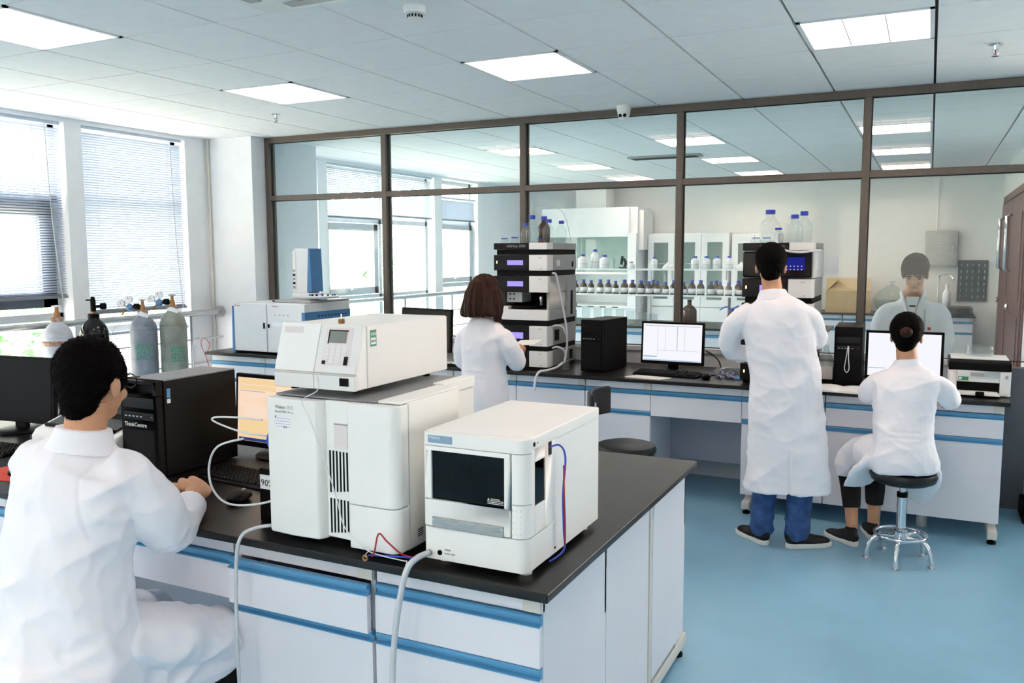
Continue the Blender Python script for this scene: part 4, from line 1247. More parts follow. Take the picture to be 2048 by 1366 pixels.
# ------------------------------------------------------------------ computers of the back bench
pc_tower('black computer tower beside the left analyser stack', (-2.105, 5.56, ZT), -0.12, 0.17, 0.368, 0.40, brand=None)
m3, sc3, put3 = monitor('monitor with a white table on screen in the middle of the back bench', (-1.60, 5.82, ZT), -0.04, 0.455, 0.30, 0.05, 'screen_white')
for (a, b, c, d, mm) in ((-0.20, 0.20, 0.268, 0.272, 'screen_line'), (-0.105, -0.103, 0.05, 0.266, 'screen_line'), (0.035, 0.04, 0.10, 0.266, 'screen_line'), (0.09, 0.092, 0.10, 0.266, 'screen_line'),
                         (-0.05, -0.048, 0.10, 0.266, 'screen_line'), (-0.10, 0.2, 0.098, 0.10, 'screen_line'), (-0.205, -0.107, 0.048, 0.056, 'screen_blue'), (-0.205, 0.205, 0.026, 0.032, 'screen_blue')):
    put3(MB().box(a, b, -0.0142, -0.0136, c, d)).build('screen_window', mm, sc3)
keyboard('black keyboard below the white screen in the middle', (-1.58, 5.64, ZT), -0.06)
mouse('black mouse right of the middle keyboard', (-1.30, 5.58, ZT), 0.2)
tag(MB().prism([(-1.815, 5.43), (-1.56, 5.385), (-1.51, 5.50), (-1.77, 5.545)], 'z', ZT + 0.0005, ZT + 0.004).build('paper_sheet', 'paper'), 'white sheet of paper before the middle keyboard', 'paper')
pc_tower('dark computer tower with a hanging strap between the standing man and the seated person', (-0.435, 5.66, ZT), 0.03, 0.165, 0.368, 0.40, brand=None)
cable('strap', [(-0.435, 5.651, 1.07), (-0.445, 5.645, 0.99), (-0.452, 5.645, 0.93), (-0.438, 5.645, 0.905), (-0.425, 5.645, 0.93), (-0.43, 5.645, 0.99), (-0.432, 5.65, 1.068)], 0.003, 'tube_white', label='pale strap hanging on the dark computer tower', cat='strap')
m4_, sc4, put4 = monitor('monitor with a bright white screen before the seated person', (-0.12, 5.75, ZT), 0.0, 0.44, 0.305, 0.04, 'screen_white')
put4(MB().box(-0.2, -0.10, -0.0142, -0.0136, 0.07, 0.074)).build('screen_window', 'screen_blue', sc4)
m5_, sc5, _ = monitor('switched-off black monitor behind the white analysers', (-3.50, 5.62, ZT), -0.22, 0.54, 0.33, 0.08, 'screen_off')
hb = thing('keyboard', 'dark keyboard left of the long-haired person', 'keyboard', (-3.15, 5.46, ZT), 0.0)
MB().prism([(-0.075, 0.0), (0.075, 0.0), (0.075, 0.022), (-0.075, 0.010)], 'x', -0.2, 0.2).build('case', 'black_plastic', hb, bevel=0.003)
kb_ = MB(); key_block(kb_, -0.19, 0.19, -0.065, 0.055, 19, 6, 0.017); kb_.build('keys', 'black_gloss', hb)['kind'] = 'stuff'
cable('power_cable', [(-3.02, 5.42, 0.83), (-2.95, 5.36, 0.83), (-2.90, 5.33, 0.78), (-2.88, 5.33, 0.6), (-2.88, 5.33, 0.3)], 0.009, 'wire_black', label='thick black cable hanging over the bench left of the long-haired person', cat='cable')
cable('monitor_cable', [(-1.36, 5.80, 0.98), (-1.30, 5.80, 0.95), (-1.255, 5.78, 0.90), (-1.25, 5.76, 0.83), (-1.30, 5.72, 0.826)], 0.005, 'wire_black', label='black cable beside the middle monitor', cat='cable')

pr2 = thing('printer', 'white laser printer with black top at the right end of the back bench', 'printer', (0.285, 5.56, ZT))
MB().box(-0.16, 0.16, 0.03, 0.30, 0.004, 0.145).box(-0.16, -0.115, 0.0, 0.03, 0.004, 0.145).box(0.105, 0.16, 0.0, 0.03, 0.004, 0.145).box(-0.115, 0.105, 0.0, 0.03, 0.08, 0.145).build('body', 'printer_white', pr2, bevel=0.005)
MB().prism([(0.0, 0.146), (0.30, 0.146), (0.30, 0.205), (0.05, 0.205), (0.006, 0.19)], 'x', -0.162, 0.162).build('top_cover', 'black_plastic', pr2, bevel=0.006)
B('lid_edge', 'printer_white', -0.15, 0.15, 0.05, 0.30, 0.2055, 0.212, pr2, bevel=0.002)
B('cavity', 'vent_black', -0.114, 0.104, 0.0285, 0.0305, 0.02, 0.079, pr2)
B('paper_tray', 'printer_white', -0.115, 0.105, -0.075, 0.028, 0.012, 0.018, pr2, bevel=0.002)
B('paper_stack', 'paper', -0.105, 0.095, -0.07, 0.027, 0.0182, 0.026, pr2)
B('tray_stop', 'black_plastic', -0.02, 0.025, -0.085, -0.06, 0.012, 0.036, pr2, bevel=0.005)
gs = B('sticker', 'sticker_green', -0.108, -0.055, -0.0012, 0.001, 0.088, 0.11, pr2)
B('sticker_field', 'label_white', -0.105, -0.09, -0.0016, -0.001, 0.092, 0.106, gs)
B('badge', 'instr_grey', -0.045, 0.025, -0.001, 0.001, 0.115, 0.136, pr2)
B('button', 'instr_grey', 0.13, 0.145, -0.002, 0.001, 0.105, 0.125, pr2, bevel=0.002)

def open_book(label, loc, rz):
    t = thing('notebook', label, 'notebook', loc, rz)
    for s_ in (-1, 1):
        mb = MB()
        n = 8
        top, bot = [], []
        for k in range(n + 1):
            u = k / n * 0.165
            h = 0.006 + 0.012 * math.sin(min(1, u / 0.08) * PI * 0.5) - 0.01 * (u / 0.165) ** 2
            top.append((s_ * u, h)); bot.append((s_ * u, 0.001))
        mb.prism(top + bot[::-1], 'y', -0.12, 0.12)
        mb.build('page_block', 'paper', t)
    B('cover', 'black_plastic', -0.17, 0.17, -0.124, 0.124, 0, 0.001, t)
open_book('open notebook with white pages on the bench beside the standing man', (-0.46, 5.455, ZT), -0.1)

vt = thing('vial_bag', 'bag of small purple capped vials on the back bench', 'bag', (-1.19, 5.68, ZT))
rng = random.Random(4)
vb = MB()
for k in range(60):
    u, v = rng.random() * 2 * PI, rng.random() ** 0.5
    x, y = math.cos(u) * v * 0.075, math.sin(u) * v * 0.06
    z = 0.006 + rng.random() * 0.06 * (1 - v * v)
    vb.ell((x, y, z), (0.008, 0.008, 0.008), n=8, m=6)
vb.build('vials', 'vial_purple', vt, smooth=True)['kind'] = 'stuff'
MB().ell((0, 0, 0.036), (0.088, 0.072, 0.036), n=18, m=10).build('film', 'lab_glass', vt, smooth=True)
tag(MB().prism([(-0.07, 0.0), (0.06, -0.02), (0.075, 0.03), (-0.05, 0.05)], 'z', 0, 0.012).build('blue_glove', 'sticker_blue', loc=(-1.06, 5.62, ZT), bevel=0.004), 'crumpled blue glove beside the vial bag', 'glove')
dsh = thing('glass_dish', 'clear glass dish on the bench behind the right monitor', 'dish', (0.20, 6.05, ZT))
bigd = thing('glass_dish', 'wide clear crystallising dish standing on the laser printer', 'dish', (0.29, 5.78, ZT + 0.213))
for d_, r_, h_ in ((dsh, 0.06, 0.05), (bigd, 0.075, 0.055)):
    MB().lathe([(0.0, 0.0), (r_ * 0.94, 0.0), (r_, 0.006), (r_, h_), (r_ + 0.003, h_ + 0.002), (r_ - 0.003, h_), (r_ - 0.004, 0.006), (0.0, 0.004)], n=28, closed=True).build('glass_wall', 'lab_glass', d_, auto=50)
def conical(label, loc, r, h):
    t = thing('conical_flask', label, 'flask', loc)
    MB().lathe([(0.0, 0.0), (r * 0.9, 0.0), (r, 0.008), (r * 0.95, 0.02), (r * 0.3, h * 0.78), (r * 0.28, h), (r * 0.34, h + 0.003), (r * 0.24, h), (r * 0.25, h * 0.78), (r * 0.9, 0.02), (0.0, 0.006)], n=22, closed=True).build('glass_wall', 'lab_glass', t, auto=50)
conical('conical glass flask on a white box between the man and the dark tower', (-0.577, 5.80, ZT + 0.105), 0.055, 0.13)
bs = thing('small_box', 'low grey box under the conical flask', 'box', (-0.577, 5.80, ZT))
B('base', 'black_plastic', -0.065, 0.05, -0.07, 0.09, 0.0, 0.02, bs)
B('body', 'instr_white2', -0.065, 0.05, -0.07, 0.09, 0.021, 0.104, bs, bevel=0.004)
bottle('small clear glass jar behind the vial bag', (-1.13, 5.88, ZT), 0.045, 0.10, cap='instr_white', capr=0.8)

# ------------------------------------------------------------------ white and blue analyser at the left end of the back bench
gc = thing('gas_analyser', 'white analyser with blue side bands at the left end of the back bench', 'analyser', (-4.93, 5.43, ZT))
B('left_unit', 'gc_white', -0.36, -0.004, 0.02, 0.55, 0.015, 0.425, gc, bevel=0.006)
dl_ = B('left_door', 'gc_white', -0.36, -0.006, 0.0, 0.02, 0.02, 0.42, gc, bevel=0.004)
MB().prism([(-0.385, 0.0), (-0.355, 0.0), (-0.362, 0.38), (-0.375, 0.40)], 'y', -0.004, 0.5).build('blue_wing', 'gc_blue', gc, bevel=0.003)
B('right_unit', 'gc_white', 0.004, 0.40, 0.02, 0.60, 0.015, 0.43, gc, bevel=0.006)
dr_ = B('right_door', 'gc_white', 0.006, 0.40, 0.0, 0.02, 0.02, 0.425, gc, bevel=0.004)
B('latch', 'vent_black', -0.034, -0.020, -0.008, 0.0, 0.215, 0.265, dl_, bevel=0.002)
B('latch', 'vent_black', 0.016, 0.032, -0.008, 0.0, 0.225, 0.255, dr_, bevel=0.002)
B('blue_band', 'gc_blue', 0.37, 0.406, -0.003, 0.60, 0.28, 0.36, gc, bevel=0.003)
for k in range(9):
    B('vent_slot', 'vent_black', 0.4055, 0.4068, 0.16 + k * 0.045, 0.185 + k * 0.045, 0.318, 0.326, gc)
B('grey_top', 'instr_grey', 0.02, 0.398, 0.08, 0.60, 0.43, 0.45, gc, bevel=0.006)
B('keypad', 'label_white', 0.06, 0.28, -0.0012, 0.0, 0.24, 0.27, dr_)
text('Thermo', 0.020, 'ink_red', gc, (-0.35, -0.001, 0.398))
text('Thermo', 0.020, 'ink_red', gc, (0.06, -0.001, 0.398))
for k in range(4):
    B('key', 'ink_grey', 0.085 + 0.045 * k, 0.10 + 0.045 * k, -0.001, 0.0, 0.328, 0.336, dr_)
tw = thing('sampler_tower', 'upright white sampler tower with a blue wedge on the analyser', 'analyser', (-4.80, 5.80, ZT + 0.4502))
MB().prism([(-0.095, 0.05), (0.05, 0.05), (0.062, 0.43), (-0.095, 0.43)], 'y', -0.05, 0.10).build('column', 'gc_white', tw, bevel=0.006)
MB().prism([(0.040, 0.06), (0.092, 0.06), (0.080, 0.43), (0.062, 0.43)], 'y', -0.055, 0.10).build('blue_wedge', 'gc_blue', tw, bevel=0.003)
B('slide_track', 'instr_white', -0.105, -0.075, -0.056, -0.049, 0.06, 0.41, tw)
for k in range(5):
    B('carriage', 'black_plastic' if k % 2 else 'instr_grey', -0.102, -0.080, -0.062, -0.055, 0.09 + 0.035 * k, 0.11 + 0.035 * k, tw)
B('base', 'gc_white', -0.11, 0.10, -0.07, 0.12, 0.0, 0.05, tw, bevel=0.01)
cr = thing('vial_carousel', 'round white vial carousel on top of the analyser', 'carousel', (-4.56, 5.70, ZT + 0.4502))
MB().lathe([(0.04, 0), (0.04, 0.012), (0.13, 0.016), (0.14, 0.03), (0.13, 0.036), (0.03, 0.04)], n=30).build('plate', 'gc_white', cr, auto=40)
for k in range(14):
    a = 2 * PI * k / 14
    MB().cyl((0.105 * math.cos(a), 0.105 * math.sin(a), 0.034), 0.008, 0.012, n=8).build('vial', 'black_plastic' if k % 3 else 'cap_blue', cr)
tag(MB().prism([(-0.06, -0.03), (0.06, -0.02), (0.05, 0.03), (-0.05, 0.03)], 'z', 0, 0.012).build('tool', 'black_plastic', loc=(-4.93, 5.60, ZT + 0.432), bevel=0.003), 'flat dark tool lying on the white analyser', 'tool')
cable('gas_line', [(-5.56, 5.42, 0.60), (-5.60, 5.41, 0.75), (-5.66, 5.41, 0.88), (-5.62, 5.41, 0.93), (-5.57, 5.42, 0.88), (-5.60, 5.41, 0.80)], 0.003, 'wire_red', label='thin curled gas line at the left end of the back bench', cat='tube')

# ------------------------------------------------------------------ gas cylinders
def gas_cylinder(label, x, y, m, kind, mark=None, h=1.17, rz=0.0, tint='rust'):
    t = thing('gas_cylinder', label, 'gas cylinder', (x, y, 0), rz)
    r = 0.105
    MB().lathe([(0.07, 0.0), (r - 0.006, 0.004), (r, 0.03), (r, h - 0.13), (r * 0.985, h - 0.09), (r * 0.86, h - 0.045), (r * 0.62, h - 0.01), (0.042, h + 0.01), (0.038, h + 0.03)], n=32).build('shell', m, t, auto=60)
    MB().lathe([(0.042, h + 0.02), (0.042, h + 0.05), (0.034, h + 0.055)], n=18).build('neck_ring', 'rust' if m != 'cyl_black' else 'black_plastic', t, auto=40)
    zt = h + 0.055
    if kind == 'capped':
        MB().lathe([(0.024, zt), (0.022, zt + 0.03), (0.014, zt + 0.04), (0.012, zt + 0.075)], n=12).build('valve', 'brass', t, auto=40)
        MB().lathe([(0.004, zt + 0.072), (0.034, zt + 0.076), (0.034, zt + 0.083), (0.006, zt + 0.088)], n=18).build('handwheel', 'instr_white2', t, auto=40)
    elif kind == 'black':
        MB().cyl((0, 0, zt - 0.004), 0.016, 0.02, n=12).build('collar', 'brass', t, auto=40)
        MB().lathe([(0.02, zt + 0.016), (0.02, zt + 0.10), (0.014, zt + 0.13)], n=14).build('valve', 'black_plastic', t, auto=40)
        MB().lathe([(0.010, 0.0), (0.012, 0.045), (0.024, 0.05), (0.026, 0.085), (0.018, 0.095)], (0, 0, zt + 0.055), 'x', 14).build('knob', 'black_plastic', t, auto=40)
        MB().cyl((-0.05, 0, zt + 0.105), 0.006, 0.04, 'x', 8).build('lever', 'black_plastic', t)
    else:
        MB().lathe([(0.022, zt), (0.020, zt + 0.035), (0.013, zt + 0.045), (0.012, zt + 0.08)], n=12).build('valve', 'brass', t, auto=40)
        MB().lathe([(0.004, zt + 0.078), (0.030, zt + 0.082), (0.030, zt + 0.088), (0.006, zt + 0.092)], n=18).build('handwheel', 'instr_grey', t, auto=40)
        g = MB().lathe([(0.013, 0.0), (0.024, 0.012), (0.026, 0.045), (0.016, 0.055)], (-0.075, 0, zt + 0.03), 'x', 14)
        g.build('adjusting_knob', 'black_plastic', t, auto=40)
        MB().cyl((-0.025, 0, zt + 0.03), 0.010, 0.03, 'x', 10).build('inlet', 'brass', t)
        body = MB().ell((-0.10, 0, zt + 0.025), (0.032, 0.026, 0.028), n=16, m=10).build('regulator', 'reg_blue', t, smooth=True)
        for k, (gx_, gz_) in enumerate(((-0.105, 0.088), (-0.165, 0.055))):
            MB().sweep([(-0.10, 0, zt + 0.03), (gx_, 0, zt + gz_ - 0.01)], 0.006, n=8).build('stem', 'reg_body', t)
            ga = MB().lathe([(0.030, -0.014), (0.032, 0.0), (0.032, 0.012), (0.029, 0.014)], (gx_, 0, zt + gz_), 'y', 22).build('gauge', 'reg_body', t, auto=40)
            MB().cyl((gx_, -0.0155, zt + gz_), 0.026, 0.001, 'y', 20).build('dial', 'label_white', ga)
            MB().box(gx_ - 0.001, gx_ + 0.001, -0.017, -0.0155, zt + gz_ - 0.004, zt + gz_ + 0.02).build('needle', 'ink', ga, )
        MB().sweep([(-0.12, 0, zt + 0.01), (-0.15, -0.01, zt - 0.02), (-0.16, -0.01, zt - 0.035)], 0.006, n=8).build('outlet', 'brass', t, smooth=True)
        MB().prism([(-0.045, zt - 0.03), (0.05, zt - 0.06), (0.07, zt - 0.035), (0.0, zt - 0.005)], 'y', -0.05, -0.047).build('tag', 'label_white', t)
    if mark:
        for (tx, sz, ang, z, mm) in mark:
            text(tx, sz, mm, t, (r * math.sin(ang), -r * math.cos(ang) - 0.0, z), (PI / 2, 0, ang), name='marking', align='CENTER', wrap=r + 0.0008)
    MB().lathe([(r * 0.90, h - 0.088), (r * 1.0, h - 0.093), (r * 1.005, h - 0.10)], n=32).build('shoulder_band', m, t, smooth=True)
    return t
CA = math.radians(50)
gas_cylinder('pale grey gas cylinder with rusty lettering and no regulator, leftmost', -5.80, 4.165, 'cyl_white', 'capped', None, h=1.14)
MB().lathe([(0.1056, 0.985), (0.1058, 1.0), (0.1056, 1.02)], n=32).build('rust_band', 'rust', bpy.data.objects['gas_cylinder'], smooth=True)
gas_cylinder('glossy black gas cylinder with a black valve', -5.80, 4.475, 'cyl_black', 'black', h=1.145, rz=0.9)
gas_cylinder('blue-grey gas cylinder with two gauges and green marking', -5.70, 4.85, 'cyl_grey', 'reg', [('氮', 0.15, 0.25, 0.82, 'ink_green'), ('气', 0.05, 0.55, 1.06, 'ink_green')], h=1.15, rz=0.55)
gas_cylinder('greenish grey gas cylinder with two gauges next to the column', -5.515, 4.985, 'cyl_green', 'reg', [('氩', 0.15, 0.62, 0.80, 'ink_green'), ('气', 0.06, 0.55, 1.05, 'rust')], h=1.185, rz=0.55)
MB().sweep([(-5.80, 4.78, 1.18), (-5.87, 4.70, 1.05), (-5.90, 4.70, 0.95), (-5.82, 4.72, 0.85), (-5.75, 4.80, 0.70)], 0.002, n=6, res=5).build('gas_line', 'tube_clear', smooth=True)
tag(bpy.data.objects['gas_line.001'] if 'gas_line.001' in bpy.data.objects else bpy.data.objects['gas_line'], 'thin gas line hanging from the blue-grey cylinder regulator', 'tube')

# ------------------------------------------------------------------ stools and chair
def stool(label, loc, rz, seat_h, full=True, back=False):
    t = thing('lab_stool' if not back else 'lab_chair', label, 'stool' if not back else 'chair', loc, rz)
    z = seat_h
    MB().lathe([(0.02, z - 0.075), (0.13, z - 0.07), (0.16, z - 0.055), (0.168, z - 0.03), (0.16, z - 0.008), (0.13, z), (0.03, z - 0.006)], n=36).build('seat', 'leather_black', t, auto=50)
    MB().cyl((0, 0, 0.16), 0.024, z * 0.42, n=18).build('column', 'chrome', t, auto=40)
    MB().cyl((0, 0, 0.16 + z * 0.42), 0.015, z - 0.075 - 0.16 - z * 0.42, n=14).build('piston', 'chrome', t, auto=40)
    MB().cyl((0, 0, 0.16 + z * 0.38), 0.027, 0.025, n=18).build('collar', 'black_plastic', t, auto=40)
    MB().lathe([(0.034, 0.10), (0.036, 0.12), (0.034, 0.165), (0.026, 0.17)], n=18).build('hub', 'chrome', t, auto=40)
    MB().torus((0, 0, 0.145), 0.128, 0.009, 'z', 36, 8).build('foot_ring', 'chrome', t, smooth=True)
    for k in range(5):
        a = 2 * PI * k / 5
        c, s_ = math.cos(a), math.sin(a)
        lg = MB().sweep([(0.03 * c, 0.03 * s_, 0.128), (0.10 * c, 0.10 * s_, 0.135), (0.145 * c, 0.145 * s_, 0.105), (0.165 * c, 0.165 * s_, 0.05), (0.168 * c, 0.168 * s_, 0.01)], 0.012, n=10, res=4).build('leg', 'chrome', t, smooth=True)
        MB().lathe([(0.022, 0), (0.022, 0.006), (0.012, 0.012)], (0.168 * c, 0.168 * s_, 0), n=14).build('glide', 'chrome', lg, auto=40)
    MB().sweep([(0.02, 0.0, z - 0.08), (-0.10, 0.02, z - 0.085), (-0.14, 0.03, z - 0.095)], 0.006, n=8).build('lever', 'black_plastic', t, smooth=True)
    if back:
        MB().sweep([(-0.12, 0, z - 0.06), (-0.20, 0, z - 0.05), (-0.225, 0, z + 0.06), (-0.20, 0, z + 0.20)], 0.010, n=8, res=4).build('back_bar', 'chrome', t, smooth=True)
        bm_ = MB()
        n = 12
        poly = [(-0.19 - 0.055 * (1 - (2 * k / n - 1) ** 2) - 0.02 + 0.05, 0.17 * (2 * k / n - 1)) for k in range(n + 1)]
        inner = [(p[0] + 0.028, p[1]) for p in poly]
        bm_.prism(poly + inner[::-1], 'z', z + 0.13, z + 0.29)
        bm_.build('backrest', 'leather_black', t, bevel=0.012, seg=3)
        MB().cyl((-0.19, 0, z + 0.2), 0.018, 0.012, 'x', 14).build('bolt', 'chrome', t)
    return t
stool('round black stool with chrome star base under the seated person at right', (-0.08, 4.90, 0), math.radians(-95), 0.50)
stool('round black stool under the man in the foreground', (-2.09, 1.46, 0), 0.3, 0.49)
stool('empty black lab chair with small backrest behind the sampler', (-1.475, 4.45, 0), math.radians(4), 0.60, back=True)
# ------------------------------------------------------------------ the room behind the glass
cabn = cabinet
bench_top('black worktop of the reagent bench behind the glass', -4.6, -0.95, 9.35, 10.3)
for k in range(5):
    cabinet('reagent bench cabinet behind the glass, number %s from the left' % ('one', 'two', 'three', 'four', 'five')[k], -4.55 + 0.7 * k, -3.86 + 0.7 * k, 9.40, 10.2, z0=0.0)
bench_top('black worktop along the far wall of the other room', -1.9, 0.56, 12.5, 13.19)
for k in range(3):
    cabinet('far wall cabinet %s' % ('below the cardboard box', 'behind the person at the glass', 'under the sink at the right')[k], -1.85 + 0.8 * k, -1.06 + 0.8 * k, 12.54, 13.18, z0=0.0)

rk = thing('reagent_rack', 'reagent rack with two long glass shelves behind the partition', 'shelf', (-3.0, 9.78, ZT))
for z in (0.335, 0.635):
    sh = B('glass_shelf', 'shelf_glass', -1.5, 1.5, -0.16, 0.16, z, z + 0.010, rk)
    B('shelf_rail', 'pier_white', -1.5, 1.5, -0.168, -0.162, z - 0.004, z + 0.016, rk)
for x in (-1.46, 0.03, 1.46):
    B('upright', 'pier_white', x - 0.018, x + 0.018, -0.02, 0.02, 0.0, 0.72, rk)
rng = random.Random(11)
proto = None
zb1 = ZT + 0.3452
def amber(x, y, s):
    global proto
    if proto is None:
        proto = bottle('brown reagent bottle with blue cap and white label on the lower glass shelf', (x, y, zb1), 0.040, 0.165, body='amber_glass', group='brown bottles on the lower glass shelf', lab=True)
        return
    copy_tree(proto, (x, y, zb1), 0).scale = (s, s, s)
xs = -4.20
while xs < -1.62:
    if abs(xs + 1.72) > 0.09:
        amber(xs, 9.70 + rng.uniform(-0.015, 0.02), rng.uniform(0.92, 1.06))
    xs += rng.choice([0.098, 0.102, 0.106, 0.118])
for x in (-3.62, -3.3, -2.95, -2.2, -1.95):
    amber(x, 9.85, 1.02)
zb2 = ZT + 0.6452
def wbottle(label, x, y, r, h, z=zb2, group=None):
    t = thing('bottle', label, 'bottle', (x, y, z), 0, group)
    MB().lathe([(r * 0.9, 0), (r, 0.006), (r, h * 0.66), (r * 0.9, h * 0.74), (r * 0.45, h * 0.80), (r * 0.42, h * 0.9)], n=20).build('plastic_body', 'bottle_white', t, auto=50)
    MB().cyl((0, 0, h * 0.86), r * 0.5, h * 0.14, n=16).build('cap', 'cap_blue', t, auto=40)
    MB().lathe([(r * 1.008, h * 0.33), (r * 1.008, h * 0.345)], n=20).build('label_line', 'ink', t)
wbottle('broad white plastic bottle at the left of the upper glass shelf', -3.80, 9.72, 0.058, 0.175)
wbottle('tall white plastic bottle between two broad ones on the upper shelf', -3.67, 9.80, 0.050, 0.235)
wbottle('broad white plastic bottle third on the upper glass shelf', -3.52, 9.72, 0.058, 0.165)
wbottle('slim white bottle before the middle of the upper shelf', -2.90, 9.72, 0.035, 0.14)
wbottle('slim white bottle with blue cap left of the bronze mullion', -2.42, 9.72, 0.045, 0.15)
wbottle('slim white bottle next to it left of the bronze mullion', -2.29, 9.72, 0.045, 0.15)
wbottle('slim white bottle hidden by the bronze mullion', -2.17, 9.72, 0.045, 0.15)
wbottle('white bottle with blue cap right of the bronze mullion on the upper shelf', -2.03, 9.72, 0.042, 0.15)
wbottle('low white jar with blue lid on the upper shelf', -3.18, 9.72, 0.04, 0.085)
msc = thing('microscope', 'small dark microscope-like device on the upper glass shelf', 'microscope', (-3.30, 9.76, zb2))
MB().box(-0.04, 0.04, -0.04, 0.04, 0, 0.02).build('base', 'black_plastic', msc, bevel=0.004)
MB().sweep([(0.02, 0, 0.02), (0.035, 0, 0.07), (0.01, 0, 0.12)], 0.018, n=8, res=3).build('arm', 'black_plastic', msc, smooth=True)
MB().sweep([(-0.02, 0, 0.05), (-0.005, 0, 0.15)], 0.016, n=10).build('tube', 'black_plastic', msc, smooth=True)
ckr = thing('metal_clamp', 'small metal clamp left of the microscope on the upper shelf', 'clamp', (-3.41, 9.76, zb2))
MB().cyl((0, 0, 0), 0.022, 0.01, n=12).build('base', 'steel', ckr)
MB().cyl((0, 0, 0.01), 0.007, 0.09, n=8).build('rod', 'steel', ckr)
MB().torus((0, 0, 0.11), 0.015, 0.005, 'y', 16, 6).build('ring', 'steel', ckr)
for k, x in enumerate((-1.90, -1.76, -1.622, -2.74)):
    t = thing('funnel', 'white porcelain funnel, %s on the upper glass shelf' % ('first right of the mullion', 'second right of the mullion', 'third near the standing man', 'single one left of the mullion')[k], 'funnel', (x, 9.74, zb2), 0, 'porcelain funnels on the upper shelf')
    MB().lathe([(0.068, 0), (0.066, 0.02), (0.04, 0.05), (0.014, 0.07), (0.012, 0.085)], n=22).build('bowl', 'bottle_white', t, auto=50)
wb = thing('wash_bottle', 'white wash bottle with bent spout on the lower glass shelf', 'bottle', (-1.72, 9.70, zb1))
MB().lathe([(0.04, 0), (0.044, 0.01), (0.044, 0.09), (0.03, 0.115), (0.02, 0.12)], n=18).build('plastic_body', 'bottle_white', wb, auto=50)
MB().cyl((0, 0, 0.12), 0.018, 0.02, n=14).build('cap', 'cap_blue', wb)
MB().sweep([(0, 0, 0.14), (0, 0, 0.165), (-0.03, 0, 0.18), (-0.06, 0, 0.16)], 0.004, n=6, res=3).build('spout', 'bottle_white', wb, smooth=True)
# on the reagent bench
zbb = ZT
bottle('large dark brown solvent bottle on the reagent bench left of the mullion', (-2.45, 9.62, zbb), 0.085, 0.30, cap='vent_black', body='amber_glass', capr=0.3, lab=False, neck=0.28)
bottle('small amber bottle with blue cap right of the mullion on the reagent bench', (-1.97, 9.62, zbb), 0.05, 0.21, body='amber_glass', lab=True)
bottle('clear glass flask with blue stopper on the reagent bench', (-1.69, 9.60, zbb), 0.06, 0.20)
cable('bench_wire', [(-2.10, 9.6, 1.01), (-2.03, 9.6, 1.05), (-1.97, 9.6, 1.02), (-1.90, 9.6, 1.06), (-1.86, 9.6, 1.04)], 0.006, 'wire_blue', label='short blue wire above the amber bottle on the reagent bench', cat='wire')
for k in range(7):
    t = thing('beaker', 'clear glass beaker in the row on the reagent bench', 'beaker', (-3.70 + 0.14 * k, 9.58 + 0.03 * (k % 2), zbb), 0, 'clear beakers on the reagent bench')
    h_ = 0.20 - 0.012 * k
    MB().lathe([(0.0, 0.0), (0.045, 0.0), (0.047, 0.006), (0.047, h_), (0.05, h_ + 0.003), (0.044, h_), (0.043, 0.006), (0.0, 0.004)], n=18, closed=True).build('glass_wall', 'lab_glass', t, auto=50)
bt = thing('blue_box', 'small teal box with grey lid at the left of the reagent bench', 'box', (-3.90, 9.60, zbb))
B('body', 'teal', -0.06, 0.05, -0.05, 0.06, 0, 0.15, bt, bevel=0.005)
B('lid', 'instr_grey', -0.065, 0.055, -0.055, 0.065, 0.19, 0.235, bt, bevel=0.005)
B('post', 'instr_grey', -0.06, -0.05, -0.05, 0.06, 0.15, 0.19, bt)
cab3 = thing('grey_case', 'grey instrument case on the reagent bench right of the mullion', 'case', (-1.83, 9.85, zbb))
B('body', 'grey_top', -0.12, 0.12, -0.08, 0.08, 0, 0.22, cab3, bevel=0.008)
B('front_strip', 'vent_black', -0.10, 0.10, -0.082, -0.079, 0.10, 0.112, cab3)

# fume hood
fh = thing('fume_hood', 'large white fume hood at the far wall behind the glass', 'fume hood', (-4.78, 12.45, 0))
MB().box(-0.78, 0.78, 0.06, 0.74, 1.92, 2.35).box(-0.78, -0.66, 0.0, 0.74, 0.85, 1.95).box(0.64, 0.78, 0.0, 0.74, 0.85, 1.95).box(-0.66, 0.64, 0.70, 0.74, 0.85, 1.95).build('cabinet_shell', 'gc_white', fh, bevel=0.006)
MB().box(-0.78, 0.66, 0.0, 0.06, 1.90, 2.35).build('upper_fascia', 'gc_white', fh, bevel=0.004)
MB().box(0.781, 0.855, 0.12, 0.60, 1.70, 2.30).build('side_duct', 'far_wall_paint', fh, bevel=0.004)
B('sash_glass', 'shelf_glass', -0.65, 0.63, 0.03, 0.036, 1.35, 1.90, fh)
B('sash_bar', 'steel', -0.66, 0.64, 0.015, 0.05, 1.33, 1.36, fh)
B('worktop', 'gc_white', -0.78, 0.78, 0.0, 0.74, 0.80, 0.85, fh, bevel=0.004)
bs_ = B('base_cabinet', 'gc_white', -0.77, 0.77, 0.03, 0.73, 0.0, 0.80, fh, bevel=0.004)
for k in range(6):
    B('switch', 'vent_black', -0.60 + 0.2 * k, -0.5 + 0.2 * k, -0.002, 0.002, 0.815, 0.83, fh)
B('duct', 'far_wall_paint', -0.3, 0.2, 0.25, 0.65, 2.35, HC, fh)

